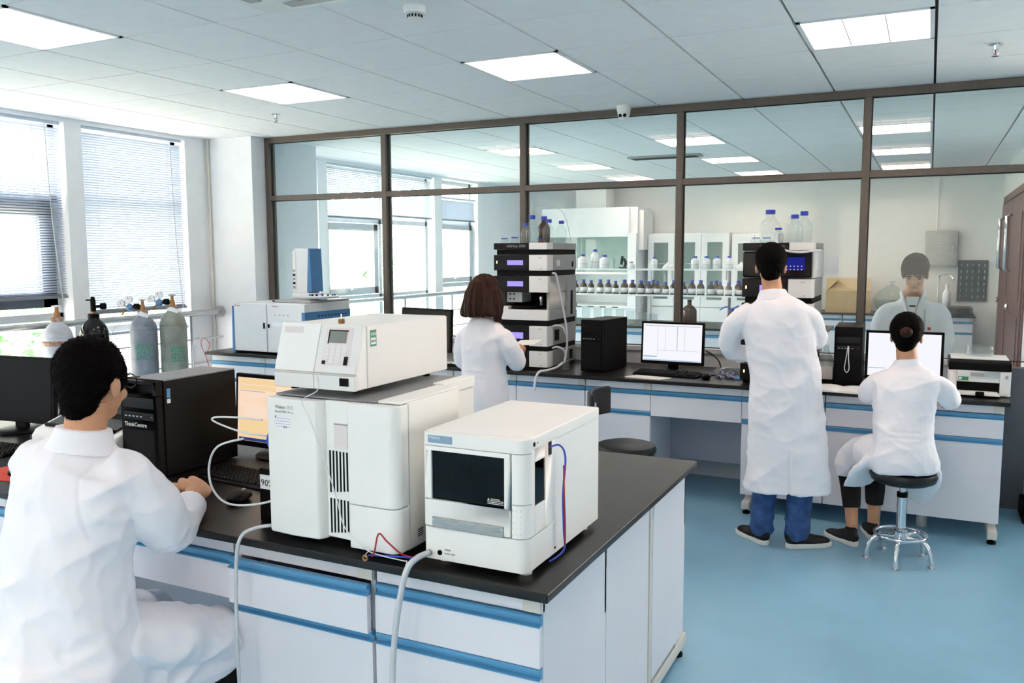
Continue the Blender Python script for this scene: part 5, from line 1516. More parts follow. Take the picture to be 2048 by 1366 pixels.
# glass-door cabinets
def storage(label, x0, x1, yf, h, n):
    t = thing('storage_cabinet', label, 'cabinet', ((x0 + x1) / 2, yf, 0))
    w = x1 - x0
    MB().box(-w / 2, w / 2, 0.36, 0.38, 0, h).box(-w / 2, -w / 2 + 0.02, 0.0, 0.359, 0, h).box(w / 2 - 0.02, w / 2, 0.0, 0.359, 0, h).box(-w / 2 + 0.021, w / 2 - 0.021, 0, 0.359, h - 0.02, h).box(-w / 2 + 0.021, w / 2 - 0.021, 0, 0.359, 0, 0.08).box(-w / 2 + 0.021, w / 2 - 0.021, 0, 0.359, 0.80, 0.83).build('carcass', 'gc_white', t)
    for z in (1.15, 1.48):
        B('shelf', 'gc_white', -w / 2 + 0.02, w / 2 - 0.02, 0.03, 0.36, z, z + 0.015, t)
    dw = w / n
    for k in range(n):
        a, b = -w / 2 + dw * k + 0.003, -w / 2 + dw * (k + 1) - 0.003
        d = MB().box(a, a + 0.09, -0.02, 0, 0.9502, h - 0.1402).box(b - 0.09, b, -0.02, 0, 0.9502, h - 0.1402).box(a, b, -0.02, 0, 0.84, 0.95).box(a, b, -0.02, 0, h - 0.14, h - 0.02).build('door', 'gc_white', t)
        B('pane', 'shelf_glass', a + 0.088, b - 0.088, -0.012, -0.008, 0.945, h - 0.135, d)
        B('handle', 'steel', (b - 0.03) if k % 2 == 0 else a + 0.02, (b - 0.02) if k % 2 == 0 else a + 0.03, -0.04, -0.02, 1.25, 1.40, d)
        B('lower_door', 'gc_white', a, b, -0.02, 0, 0.09, 0.82, t)
    return t
storage('white storage cabinet with glass doors beside the fume hood', -3.92, -3.30 + 0.62, 12.80, 1.95, 3)
storage('white storage cabinet with glass doors behind the standing man', -2.64, -1.98, 12.80, 1.93, 2)
tag(MB().box(-0.32, 0.32, -0.06, 0.06, 0, 0.62).build('radiator', 'instr_grey', loc=(-1.62, 9.99, 0.0)), 'grey radiator panel low behind the reagent bench', 'radiator') if False else None

cbx = thing('cardboard_box', 'brown cardboard box with open flaps on the far bench', 'box', (-1.02, 12.86, ZT), 0.12)
MB().box(-0.29, 0.29, -0.2, 0.2, 0, 0.30).build('carton', 'cardboard', cbx)
MB().prism([(-0.20, 0.30), (-0.05, 0.47), (-0.045, 0.465), (-0.19, 0.30)], 'x', -0.28, 0.28).build('flap', 'cardboard', cbx)
MB().prism([(0.20, 0.30), (0.05, 0.47), (0.045, 0.465), (0.19, 0.30)], 'x', -0.28, 0.28).build('flap', 'cardboard', cbx)
MB().prism([(-0.29, 0.30), (-0.14, 0.46), (-0.135, 0.455), (-0.28, 0.30)], 'y', -0.19, 0.19).build('flap', 'cardboard', cbx)
dsc = thing('desiccator', 'pale green glass desiccator beside the cardboard box', 'desiccator', (-0.46, 12.86, ZT))
MB().lathe([(0.15, 0), (0.17, 0.04), (0.22, 0.16), (0.23, 0.17)], n=26).build('bowl', 'shelf_glass', dsc, auto=50)
MB().lathe([(0.235, 0.17), (0.235, 0.19), (0.17, 0.29), (0.06, 0.37), (0.02, 0.385)], n=26).build('lid', 'shelf_glass', dsc, auto=50)
MB().lathe([(0.02, 0.38), (0.022, 0.41), (0.05, 0.425), (0.05, 0.44)], n=18).build('knob', 'shelf_glass', dsc, auto=50)
eb = thing('electrical_box', 'brushed steel box on the far wall', 'box', (0.13, 13.19, 1.46))
B('casing', 'aluminium', -0.20, 0.20, -0.09, 0.0, 0.0, 0.48, eb, bevel=0.006)
B('door', 'aluminium', -0.18, 0.17, -0.098, -0.09, 0.02, 0.46, eb, bevel=0.004)
MB().cyl((0.14, -0.108, 0.25), 0.012, 0.012, 'y', 12).build('lock', 'chrome', eb)
tag(MB().cyl((0.07, 13.185, 1.95), 0.008, HC - 1.95, n=8).build('conduit', 'pier_white'), 'white conduit from the steel box up to the ceiling', 'conduit')
dr3 = thing('drying_rack', 'dark grey drying rack with pegs and glassware on the far wall', 'rack', (0.53, 13.19, 0.98))
B('board', 'rack_dark', -0.18, 0.18, -0.02, 0.0, 0, 0.56, dr3, bevel=0.004)
for r in range(6):
    for c_ in range(5):
        MB().sweep([(-0.14 + 0.07 * c_, -0.02, 0.05 + 0.085 * r), (-0.14 + 0.07 * c_, -0.075, 0.08 + 0.085 * r)], 0.006, n=6).build('peg', 'instr_white2', dr3)
        if (r + c_) % 3 != 0:
            MB().lathe([(0.016, 0.0), (0.017, 0.05), (0.006, 0.07)], (-0.14 + 0.07 * c_, -0.07, 0.05 + 0.085 * r), n=8).build('glassware', 'lab_glass', dr3, smooth=True)
sk = thing('sink_unit', 'dark sink with a curved chrome tap on the far bench', 'sink', (0.28, 12.86, ZT))
MB().box(-0.22, 0.25, -0.30, -0.27, 0, 0.10).box(-0.22, 0.25, 0.2, 0.23, 0, 0.10).box(-0.22, -0.19, -0.3, 0.23, 0, 0.10).box(0.22, 0.25, -0.3, 0.23, 0, 0.10).build('basin', 'grey_top', sk, bevel=0.004)
MB().sweep([(-0.16, 0.21, 0), (-0.16, 0.21, 0.45), (-0.12, 0.16, 0.52), (-0.03, 0.05, 0.52), (0.02, 0.0, 0.46)], 0.013, n=10, res=5).build('tap', 'chrome', sk, smooth=True)
bottle('tall pale plastic bottle beside the tap', (0.22, 12.72, ZT + 0.102), 0.05, 0.30, cap='bottle_white', body='bottle_white')

# brown double door of the far room
for k, (y0, y1, ins) in enumerate(((9.57, 11.02, 0.0), (11.04, 12.53, 0.0))):
    d = struct(B('door_%d' % (k + 1), 'door_brown', 0.80 - ins, 0.85, y0, y1, 0.01, 2.24, bevel=0.006), 'brown wooden double door leaf')
    B('panel', 'door_brown', 0.792, 0.80, y0 + 0.2, y1 - 0.2, 0.25, 1.0, d, bevel=0.004)
    B('panel', 'door_brown', 0.792, 0.80, y0 + 0.2, y1 - 0.2, 1.15, 2.05, d, bevel=0.004)
    yh = y1 - 0.12 if k == 0 else y0 + 0.9
    MB().sweep([(0.795, yh, 2.06), (0.745, yh, 2.04), (0.745, yh, 1.46), (0.795, yh, 1.44)], 0.022, n=10).build('handle', 'chrome', d, smooth=True)
    MB().lathe([(0.03, 0), (0.035, -0.02), (0.02, -0.035)], (0.80, y1 - 0.15, 1.05), 'x', 14).build('knob', 'chrome', d, auto=40)
struct(MB().box(0.815, 0.835, 9.47, 9.55, 0, 2.32).box(0.815, 0.835, 12.55, 12.63, 0, 2.32).box(0.815, 0.835, 9.47, 12.63, 2.26, 2.34).build('trim_1', 'door_brown'), 'brown door frame')
tag(B('notice', 'label_white', -0.66, -0.56, YP - 0.001, YP + 0.003, 1.50, 1.62), 'small white notice stuck on the glass beside the right stack', 'notice')
# ------------------------------------------------------------------ people
def vnoise(p, seed=0):
    p = np.asarray(p, float)
    i = np.floor(p).astype(np.int64)
    f = p - i
    f = f * f * (3 - 2 * f)
    def h(a, b, c):
        n = (a * 374761393 + b * 668265263 + c * 2147483647 + seed * 974634777) & 0xffffffff
        n = ((n ^ (n >> 13)) * 1274126177) & 0xffffffff
        n = (n ^ (n >> 16)) & 0xffffffff
        return n / 4294967295.0
    out = 0
    for dx in (0, 1):
        for dy in (0, 1):
            for dz in (0, 1):
                wgt = (f[:, 0] if dx else 1 - f[:, 0]) * (f[:, 1] if dy else 1 - f[:, 1]) * (f[:, 2] if dz else 1 - f[:, 2])
                out = out + wgt * h(i[:, 0] + dx, i[:, 1] + dy, i[:, 2] + dz)
    return out

def ridge(p, seed):
    n = vnoise(p, seed) * 2 - 1
    return (1 - np.abs(n)) ** 2.2

def organic(name, m, mb, voxel, parent, smooth=5, disp=None, loc=None):
    me = mb.mesh('tmp')
    ob = bpy.data.objects.new('tmp', me)
    COL.objects.link(ob)
    r = ob.modifiers.new('r', 'REMESH')
    r.mode = 'VOXEL'
    r.voxel_size = voxel
    r.adaptivity = 0
    s = ob.modifiers.new('s', 'SMOOTH')
    s.factor = 0.5
    s.iterations = smooth
    dg = bpy.context.evaluated_depsgraph_get()
    out = bpy.data.meshes.new_from_object(ob.evaluated_get(dg))
    bpy.data.objects.remove(ob)
    bpy.data.meshes.remove(me)
    if disp:
        n = len(out.vertices)
        co = np.empty(n * 3); out.vertices.foreach_get('co', co); co = co.reshape(-1, 3)
        no = np.empty(n * 3); out.vertices.foreach_get('normal', no); no = no.reshape(-1, 3)
        co = co + no * disp(co, no)[:, None]
        out.vertices.foreach_set('co', co.ravel())
        out.update()
    out.polygons.foreach_set('use_smooth', np.ones(len(out.polygons), dtype=bool))
    out.materials.clear()
    out.materials.append(MT[m])
    out.name = name
    o = bpy.data.objects.new(name, out)
    COL.objects.link(o)
    o.parent = parent
    return o

def cloth(seed, amp=1.0, slit=None, belt=None, extra=None):
    def d(co, no):
        x, y, z = co[:, 0], co[:, 1], co[:, 2]
        w = 0.008 * (ridge(np.c_[x * 7, y * 7, z * 2.2 + x * 2], seed) - 0.45)
        w += 0.009 * (ridge(np.c_[x * 4 + z * 4, y * 4, z * 7 - x * 4], seed + 1) - 0.45)
        w += 0.004 * (ridge(np.c_[x * 13 + z * 6, y * 13, z * 15 - y * 6], seed + 2) - 0.45)
        w += 0.0012 * (vnoise(co * 45, seed + 3) - 0.5)
        w *= amp
        if slit:
            sx, sz = slit
            w -= 0.010 * np.exp(-((x - sx) / 0.006) ** 2) * (z < sz) * (y < 0)
        if belt:
            for bz, hw in belt:
                w -= 0.004 * np.exp(-((z - bz) / 0.004) ** 2) * (np.abs(x) < hw) * (y < 0.02)
        if extra:
            w += extra(co, no)
        return w
    return d

def hand(mb, wrist, d, nrm, side, curl=(0.5, 0.6, 0.5), s=1.0, thumb=0.5):
    w, d, n, sd = Vector(wrist), Vector(d).normalized(), Vector(nrm).normalized(), Vector(side).normalized()
    mb.sweep([w - d * 0.02 * s, w + d * 0.015 * s, w + d * 0.05 * s, w + d * 0.088 * s, w + d * 0.096 * s],
             [(0.026 * s, 0.020 * s), (0.029 * s, 0.018 * s), (0.039 * s, 0.017 * s), (0.041 * s, 0.014 * s), (0.034 * s, 0.010 * s)], n=14, up=n, res=2)
    for k, f in enumerate((0.95, 1.05, 1.0, 0.8)):
        b = w + d * (0.086 - 0.004 * abs(k - 1)) * s + sd * (0.030 - 0.020 * k) * s
        pts, a = [b], 0.0
        for L, c in zip((0.042, 0.027, 0.021), curl):
            a += c
            pts.append(pts[-1] + (d * math.cos(a) - n * math.sin(a)) * L * f * s)
        mb.sweep(pts, [0.0098 * s, 0.0092 * s, 0.0082 * s, 0.006 * s], n=10, up=sd, res=3)
    b = w + d * 0.028 * s + sd * 0.026 * s - n * 0.004 * s
    t1 = (d * 0.72 + sd * 0.6 - n * 0.25 * thumb).normalized()
    t2 = (d * 0.95 + sd * (0.25 - thumb * 0.4) - n * 0.5 * thumb).normalized()
    mb.sweep([b, b + t1 * 0.035 * s, b + t1 * 0.035 * s + t2 * 0.032 * s, b + t1 * 0.035 * s + t2 * 0.055 * s], [0.014 * s, 0.0115 * s, 0.0105 * s, 0.007 * s], n=10, up=n, res=3)

def frame(F, U=(0, 0, 1)):
    F = Vector(F).normalized()
    R = F.cross(Vector(U)).normalized()
    U = R.cross(F)
    return Matrix((R, F, U)).transposed()

def head(mb, c, M, s=1.0, neck=None):
    c = Vector(c)
    E = lambda p, r: mb.ell(c + M @ (Vector(p) * s), [v * s for v in r], M)
    E((0, -0.012, 0.025), (0.073, 0.093, 0.086))
    E((0, 0.030, -0.030), (0.058, 0.058, 0.075))
    E((0, 0.040, -0.082), (0.036, 0.040, 0.030))
    E((0, 0.098, -0.030), (0.014, 0.017, 0.014))
    E((0, 0.088, -0.010), (0.009, 0.012, 0.026))
    E((0, 0.078, 0.018), (0.046, 0.014, 0.011))
    E((0, 0.082, -0.066), (0.022, 0.012, 0.009))
    for sx in (-1, 1):
        E((sx * 0.076, -0.006, -0.012), (0.009, 0.019, 0.031))
        E((sx * 0.034, 0.068, -0.036), (0.018, 0.018, 0.018))
    if neck:
        nb = Vector(neck)
        mb.sweep([nb + Vector((0, 0, -0.03)), nb, c + M @ Vector((0, -0.022, -0.055)) * s], [(0.060, 0.056), (0.056 * s, 0.056 * s), (0.052 * s, 0.056 * s)], n=16, up=(0, 1, 0))

def spikes(o, cnt, length, seed, cond, bias=(0, 0, -0.3), width=0.0012):
    me = o.data
    n = len(me.vertices)
    co = np.empty(n * 3); me.vertices.foreach_get('co', co); co = co.reshape(-1, 3)
    no = np.empty(n * 3); me.vertices.foreach_get('normal', no); no = no.reshape(-1, 3)
    rng = np.random.default_rng(seed)
    idx = rng.integers(0, n, cnt)
    vs, fs = [], []
    for i in idx:
        if not cond(co[i]):
            continue
        d = no[i] * 0.8 + rng.normal(0, 0.35, 3) + np.array(bias)
        d /= np.linalg.norm(d)
        sd = np.cross(d, rng.normal(0, 1, 3)); sd /= (np.linalg.norm(sd) + 1e-9)
        L = length * rng.uniform(0.5, 1.1)
        k = len(vs)
        p = co[i] - no[i] * 0.003
        vs += [p - sd * width, p + sd * width, p + d * L]
        fs.append((k, k + 1, k + 2))
    m2 = bpy.data.meshes.new('hair_strands')
    m2.from_pydata([tuple(v) for v in vs], [], fs)
    m2.materials.append(me.materials[0])
    ob = inst(m2, 'hair_strands', o)
    ob['kind'] = 'stuff'
    return ob

def short_hair(parent, c, M, m='hair_black', s=1.0, voxel=0.005, seed=1, strands=6000, low=-0.085, nape=-0.022):
    c = Vector(c)
    mb = MB()
    mb.ell(c + M @ (Vector((0, -0.022, 0.038)) * s), (0.083 * s, 0.099 * s, 0.089 * s), M)
    mb.ell(c + M @ (Vector((0, -0.052, nape)) * s), (0.054 * s, 0.050 * s, 0.068 * s), M)
    mb.ell(c + M @ (Vector((0, -0.045, 0.0)) * s), (0.072 * s, 0.066 * s, 0.06 * s), M)
    for sx in (-1, 1):
        mb.ell(c + M @ (Vector((sx * 0.066, 0.018, 0.018)) * s), (0.012 * s, 0.03 * s, 0.045 * s), M)
    def dd(co, no):
        return 0.003 * (vnoise(co * 60, seed) - 0.5) + 0.002 * (vnoise(co * 150, seed + 1) - 0.5)
    h = organic('hair', m, mb, voxel, parent, 9, dd)
    Mi = M.transposed()
    cc = np.array(c)
    A = np.array(Mi)
    spikes(h, strands, 0.009 * s, seed, lambda p: (A @ (p - cc))[2] > low * s and (A @ (p - cc))[1] < 0.085 * s)
    return h

def shoe(parent, x, y, z, ang, L=0.27, upper='shoe_black', name='shoe'):
    """toe points along local +y turned by ang about z"""
    up_ = MB()
    up_.sweep([(0, -0.03, 0.045), (0, 0.0, 0.055), (0, 0.06, 0.055), (0, 0.13, 0.042), (0, 0.20, 0.034), (0, 0.235, 0.028)],
              [(0.020, 0.030), (0.034, 0.048), (0.038, 0.046), (0.044, 0.032), (0.038, 0.024), (0.016, 0.012)], n=16, up=(0, 0, 1), res=3)
    up_.sweep([(0, 0.02, 0.06), (0, 0.018, 0.115)], [(0.036, 0.05), (0.034, 0.044)], n=14, up=(0, 1, 0))
    so = MB()
    pts = [(-0.030, -0.02), (-0.036, 0.02), (-0.034, 0.08), (-0.046, 0.15), (-0.042, 0.20), (-0.024, 0.24), (0.0, 0.25), (0.024, 0.24), (0.042, 0.20), (0.046, 0.15), (0.036, 0.08), (0.037, 0.02), (0.030, -0.02), (0.0, -0.038)]
    k = L / 0.28
    up_.v = [(vx * k, vy * k, max(vz * k, 0.012)) for vx, vy, vz in up_.v]
    o = organic(name, upper, up_, 0.005, parent, 2)
    o.location = (x, y, z)
    o.rotation_euler = (0, 0, ang)
    so.prism([(a * k, b * k) for a, b in pts], 'z', 0.0, 0.030)
    so.build('sole', 'sole_white', o, bevel=0.006)
    return o

def person(label, loc, rz):
    return thing('person', label, 'person', loc, rz)

SIDE = Vector((1, 0, 0))
# ---- the man in the foreground, seated with his back to us, hands on the bench
P = person('man in white coat and glasses seated in the foreground, hands on the bench', (-2.10, 1.50, 0), 0.0)
HC1 = (-0.005, 0.115, 1.295)
HM1 = frame((-0.20, 1.0, -0.12))
b = MB()
head(b, HC1, HM1, 1.0, (0.0, 0.07, 1.14))
b.sweep([(-0.02, 0.02, 0.56), (-0.02, 0.03, 0.8), (-0.02, 0.055, 1.0), (0, 0.075, 1.08), (0, 0.075, 1.15)], [(0.15, 0.11), (0.14, 0.10), (0.14, 0.085), (0.075, 0.055), (0.052, 0.05)], n=20, up=(0, 1, 0), res=3)
b.sweep([(0.09, 0.08, 1.03), (0.14, 0.15, 0.93), (0.142, 0.225, 0.850), (0.105, 0.30, 0.858), (0.07, 0.365, 0.880), (0.05, 0.40, 0.892)], [0.042, 0.042, 0.040, 0.038, 0.030, 0.026], n=14, res=4)
b.sweep([(-0.13, 0.06, 1.03), (-0.235, 0.24, 0.87), (-0.19, 0.37, 0.876), (-0.16, 0.42, 0.880)], [0.042, 0.040, 0.034, 0.027], n=14, res=4)
hand(b, (0.05, 0.40, 0.895), (-0.52, 0.84, 0.14), (0.62, 0.24, 0.75), (-0.62, -0.48, 0.62), (0.8, 1.1, 0.9), 1.08, 0.7)
hand(b, (-0.16, 0.42, 0.882), (0.62, 0.78, 0.02), (-0.20, 0.1, 0.95), (0.75, -0.58, 0.25), (0.5, 0.8, 0.6), 1.05, 0.6)
for sx in (-1, 1):
    b.sweep([(sx * 0.09, 0.02, 0.54), (sx * 0.13, 0.22, 0.53), (sx * 0.155, 0.41, 0.485), (sx * 0.155, 0.40, 0.30), (sx * 0.15, 0.38, 0.09)], [0.06, 0.055, 0.048, 0.045, 0.036], n=14, res=4)
organic('body', 'skin', b, 0.0042, P, 5)
c = MB()
c.sweep([(-0.03, -0.01, 0.445), (-0.03, -0.01, 0.50), (-0.03, 0.0, 0.57), (-0.025, 0.0, 0.70), (-0.022, 0.02, 0.85), (-0.02, 0.045, 0.98), (-0.02, 0.062, 1.06), (-0.012, 0.07, 1.105), (-0.005, 0.072, 1.14)],
        [(0.245, 0.20), (0.25, 0.205), (0.235, 0.185), (0.20, 0.15), (0.19, 0.138), (0.20, 0.13), (0.185, 0.115), (0.125, 0.085), (0.07, 0.066)], n=28, up=(0, 1, 0), res=4, power=0.9)
c.sweep([(0.08, 0.072, 1.065), (0.125, 0.095, 1.035), (0.148, 0.15, 0.94), (0.145, 0.215, 0.850), (0.118, 0.28, 0.848), (0.095, 0.325, 0.862), (0.082, 0.348, 0.872)], [0.06, 0.078, 0.076, 0.074, 0.062, 0.050, 0.047], n=18, res=4)
c.sweep([(-0.14, 0.06, 1.065), (-0.205, 0.075, 1.035), (-0.25, 0.13, 0.945), (-0.245, 0.24, 0.872), (-0.20, 0.34, 0.872), (-0.168, 0.40, 0.875)], [0.06, 0.082, 0.076, 0.070, 0.058, 0.052], n=18, res=4)
c.sweep([(0.02, -0.02, 0.54), (0.09, 0.10, 0.565), (0.15, 0.26, 0.52), (0.165, 0.37, 0.475), (0.17, 0.40, 0.44)], [(0.14, 0.11), (0.135, 0.09), (0.115, 0.078), (0.095, 0.075), (0.07, 0.065)], n=20, res=3)
c.sweep([(-0.06, -0.02, 0.54), (-0.11, 0.12, 0.56), (-0.15, 0.28, 0.515), (-0.16, 0.42, 0.47)], [(0.13, 0.11), (0.12, 0.085), (0.10, 0.075), (0.085, 0.075)], n=20, res=3)
c.sweep([(0.14, -0.02, 0.46), (0.175, 0.15, 0.455), (0.195, 0.30, 0.435), (0.19, 0.39, 0.42)], [(0.035, 0.09), (0.035, 0.10), (0.035, 0.07), (0.03, 0.045)], n=16, res=3)
def lapfold(co, no):
    x, y, z = co[:, 0], co[:, 1], co[:, 2]
    k = np.clip((0.72 - z) / 0.12, 0, 1) * np.clip((x - 0.02) / 0.08, 0, 1)
    seam = -0.0045 * np.exp(-((x - 0.098 - (1.08 - z) * 0.30) / 0.0045) ** 2) * (z > 0.90) * (y < 0.14)
    seam -= 0.003 * np.exp(-((z - 1.045 + 0.25 * x * x) / 0.004) ** 2) * (np.abs(x + 0.02) < 0.03)
    el = np.clip(1 - ((x - 0.14) ** 2 + (y - 0.24) ** 2 + (z - 0.86) ** 2) / 0.0140, 0, 1)
    seam += el * 0.014 * (ridge(np.c_[x * 10 + z * 8, y * 16 + z * 9, z * 7 - y * 12], 91) - 0.4)
    return seam + k * 0.014 * (ridge(np.c_[x * 6 + y * 9, y * 5 - z * 8, z * 9 + y * 6], 77) - 0.4)
organic('lab_coat', 'coat_cloth', c, 0.0062, P, 5, cloth(5, 1.5, extra=lapfold))
col = MB()
col.sweep([(-0.006, 0.062, 1.105), (-0.004, 0.068, 1.14), (-0.002, 0.072, 1.172)], [(0.100, 0.088), (0.085, 0.077), (0.074, 0.070)], n=28, up=(0, 1, 0), res=3)
organic('collar', 'coat_cloth', col, 0.005, P, 2, cloth(9, 0.12))
cf = MB()
cf.sweep([(0.105, 0.31, 0.858), (0.082, 0.35, 0.873), (0.070, 0.366, 0.879)], [0.051, 0.051, 0.053], n=18, res=2)
organic('cuff', 'coat_cloth', cf, 0.005, P, 2, cloth(12, 0.25))
short_hair(P, HC1, HM1, s=1.03, voxel=0.004, strands=14000, seed=3, low=-0.11, nape=-0.042)
gl = MB()
Mh = HM1
hp = lambda *p: Vector(HC1) + Mh @ Vector(p)
for sx in (-1, 1):
    gl.sweep([hp(sx * 0.082, -0.01, 0.012), hp(sx * 0.080, 0.05, 0.014), hp(sx * 0.074, 0.095, 0.014)], 0.0022, n=6)
    gl.sweep([hp(sx * (0.010 + 0.027 + 0.027 * math.cos(t)), 0.112 - 0.008 * (1 + math.cos(t)), 0.0 + 0.020 * math.sin(t)) for t in [k * PI / 8 for k in range(17)]], 0.0018, n=6)
gl.sweep([hp(-0.011, 0.108, 0.004), hp(0, 0.113, 0.008), hp(0.011, 0.108, 0.004)], 0.0018, n=6)
go = gl.build('glasses', 'black_gloss', P, smooth=True)
tr = MB()
for sx in (-1, 1):
    tr.sweep([(sx * 0.10, 0.10, 0.52), (sx * 0.155, 0.40, 0.475), (sx * 0.155, 0.41, 0.32), (sx * 0.15, 0.385, 0.09)], [0.07, 0.062, 0.062, 0.058], n=14, res=4)
organic('trousers', 'black_cloth', tr, 0.010, P, 3)
for sx in (-1, 1):
    shoe(P, sx * 0.15, 0.36, 0.0, -sx * 0.15)

# ---- standing man at the right stack, seen from behind
P = person('man in long white coat and jeans standing with his back to us', (-0.68, 4.88, 0), 0.08)
HC2 = (-0.115, 0.06, 1.575)
HM2 = frame((-0.10, 1.0, -0.10))
b = MB()
head(b, HC2, HM2, 1.0, (-0.095, 0.02, 1.41))
b.sweep([(0.0, 0, 0.82), (-0.03, 0, 1.1), (-0.07, 0.005, 1.3), (-0.09, 0.015, 1.38), (-0.095, 0.02, 1.42)], [(0.13, 0.10), (0.13, 0.09), (0.14, 0.085), (0.09, 0.07), (0.055, 0.055)], n=20, up=(0, 1, 0), res=3)
b.sweep([(0.06, 0.01, 1.27), (0.122, 0.07, 1.21), (0.128, 0.14, 1.168), (0.09, 0.26, 1.185), (0.05, 0.335, 1.195), (0.03, 0.375, 1.195)], [0.04, 0.038, 0.034, 0.03, 0.027, 0.025], n=12, res=3)
b.sweep([(-0.22, 0.0, 1.27), (-0.312, 0.02, 1.19), (-0.322, 0.08, 1.10), (-0.26, 0.20, 1.06), (-0.22, 0.28, 1.05), (-0.20, 0.325, 1.05)], [0.04, 0.038, 0.034, 0.03, 0.027, 0.025], n=12, res=3)
hand(b, (0.03, 0.375, 1.195), (-0.2, 0.95, 0.1), (0.2, 0.1, 0.95), (-0.95, -0.2, 0.1), (0.4, 0.5, 0.4))
hand(b, (-0.20, 0.325, 1.05), (0.3, 0.9, 0.1), (-0.2, 0.0, 0.95), (0.9, -0.3, 0.1), (0.4, 0.5, 0.4))
for sx, x0, x1 in ((-1, -0.085, -0.115), (1, 0.085, 0.085)):
    b.sweep([(x0, 0, 0.85), (x0, 0.01, 0.45), (x1, 0.0, 0.08)], [0.08, 0.052, 0.036], n=14, res=4)
organic('body', 'skin', b, 0.0055, P, 4)
c = MB()
c.sweep([(0.012, 0.0, 0.325), (0.01, 0.0, 0.45), (0.005, 0.0, 0.62), (-0.005, 0.0, 0.80), (-0.02, 0.0, 0.98), (-0.045, 0.0, 1.14), (-0.068, 0.005, 1.26), (-0.08, 0.01, 1.335), (-0.09, 0.016, 1.385), (-0.095, 0.02, 1.42)],
        [(0.232, 0.165), (0.222, 0.16), (0.212, 0.155), (0.202, 0.145), (0.186, 0.132), (0.188, 0.128), (0.196, 0.12), (0.178, 0.105), (0.115, 0.08), (0.068, 0.064)], n=28, up=(0, 1, 0), res=4, power=0.9)
c.sweep([(0.04, 0.005, 1.33), (0.10, 0.02, 1.29), (0.128, 0.07, 1.21), (0.13, 0.14, 1.165), (0.09, 0.26, 1.185), (0.055, 0.33, 1.195)], [0.055, 0.068, 0.066, 0.060, 0.050, 0.046], n=18, res=4)
c.sweep([(-0.20, 0.0, 1.33), (-0.265, 0.0, 1.28), (-0.315, 0.02, 1.19), (-0.325, 0.08, 1.10), (-0.26, 0.20, 1.06), (-0.225, 0.27, 1.05)], [0.055, 0.068, 0.066, 0.060, 0.050, 0.046], n=18, res=4)
organic('lab_coat', 'coat_cloth', c, 0.009, P, 4, cloth(21, 1.2, slit=(0.03, 0.58)))
col = MB()
col.sweep([(-0.092, 0.012, 1.38), (-0.096, 0.018, 1.415), (-0.098, 0.022, 1.445)], [(0.098, 0.082), (0.082, 0.074), (0.070, 0.066)], n=26, up=(0, 1, 0), res=3)
organic('collar', 'coat_cloth', col, 0.006, P, 2, cloth(9, 0.12))
short_hair(P, HC2, HM2, s=1.05, voxel=0.005, strands=5000, seed=8)
tr = MB()
tr.sweep([(-0.085, 0.0, 0.75), (-0.09, 0.01, 0.45), (-0.115, 0.0, 0.25), (-0.12, -0.005, 0.10), (-0.12, 0.0, 0.065)], [0.095, 0.073, 0.066, 0.066, 0.064], n=16, res=4)
tr.sweep([(0.085, 0.0, 0.75), (0.088, 0.01, 0.45), (0.078, 0.0, 0.25), (0.07, -0.005, 0.10), (0.07, 0.0, 0.065)], [0.095, 0.075, 0.07, 0.068, 0.066], n=16, res=4)
def jw(co, no):
    return 0.010 * (ridge(np.c_[co[:, 0] * 6, co[:, 1] * 6, co[:, 2] * 16], 4) - 0.45) * np.clip((0.30 - co[:, 2]) / 0.2, 0.25, 1)
organic('jeans', 'jeans', tr, 0.008, P, 3, jw)
shoe(P, -0.105, -0.03, 0.0, 0.75)
shoe(P, 0.045, -0.035, 0.0, -1.05)

# ---- woman with brown hair
P = person('person with shoulder-length brown hair in white coat, reading a paper', (-2.53, 4.76, 0), -0.10)
HC3 = (0.0, 0.03, 1.405)
HM3 = frame((0.12, 1.0, -0.25))
b = MB()
head(b, HC3, HM3, 0.95, (0.0, 0.0, 1.24))
b.sweep([(0, 0, 0.75), (0, 0, 1.0), (0, 0, 1.15), (0, 0, 1.25)], [(0.12, 0.09), (0.10, 0.08), (0.11, 0.075), (0.05, 0.05)], n=18, up=(0, 1, 0), res=3)
b.sweep([(0.10, 0.0, 1.11), (0.19, 0.06, 0.97), (0.10, 0.24, 1.01), (0.08, 0.27, 1.02)], [0.034, 0.030, 0.024, 0.021], n=12, res=4)
b.sweep([(-0.10, 0.0, 1.11), (-0.19, 0.05, 0.95), (-0.06, 0.23, 0.98), (-0.03, 0.26, 0.99)], [0.038, 0.032, 0.026, 0.022], n=12, res=4)
hand(b, (0.08, 0.265, 1.02), (-0.1, 0.95, 0.2), (0.4, 0.0, 0.9), (-0.9, 0.0, 0.4), (0.5, 0.6, 0.5), 0.88)
hand(b, (-0.03, 0.255, 0.99), (0.6, 0.8, 0.1), (-0.2, 0.1, 0.95), (0.6, -0.6, 0.3), (0.5, 0.6, 0.5), 0.9)
for sx in (-1, 1):
    b.sweep([(sx * 0.075, 0, 0.78), (sx * 0.08, 0.01, 0.42), (sx * 0.085, 0.0, 0.08)], [0.075, 0.048, 0.034], n=14, res=4)
organic('body', 'skin', b, 0.0055, P, 4)
c = MB()
c.sweep([(0.0, 0.0, 0.42), (0.0, 0.0, 0.60), (0.0, 0.0, 0.78), (0.0, 0.0, 0.92), (0.0, 0.0, 1.05), (0.0, 0.0, 1.13), (0.0, 0.0, 1.18), (0.0, 0.0, 1.215), (0, 0.0, 1.245)],
        [(0.175, 0.15), (0.168, 0.145), (0.158, 0.135), (0.145, 0.12), (0.15, 0.115), (0.155, 0.11), (0.135, 0.095), (0.095, 0.075), (0.06, 0.058)], n=26, up=(0, 1, 0), res=4, power=0.92)
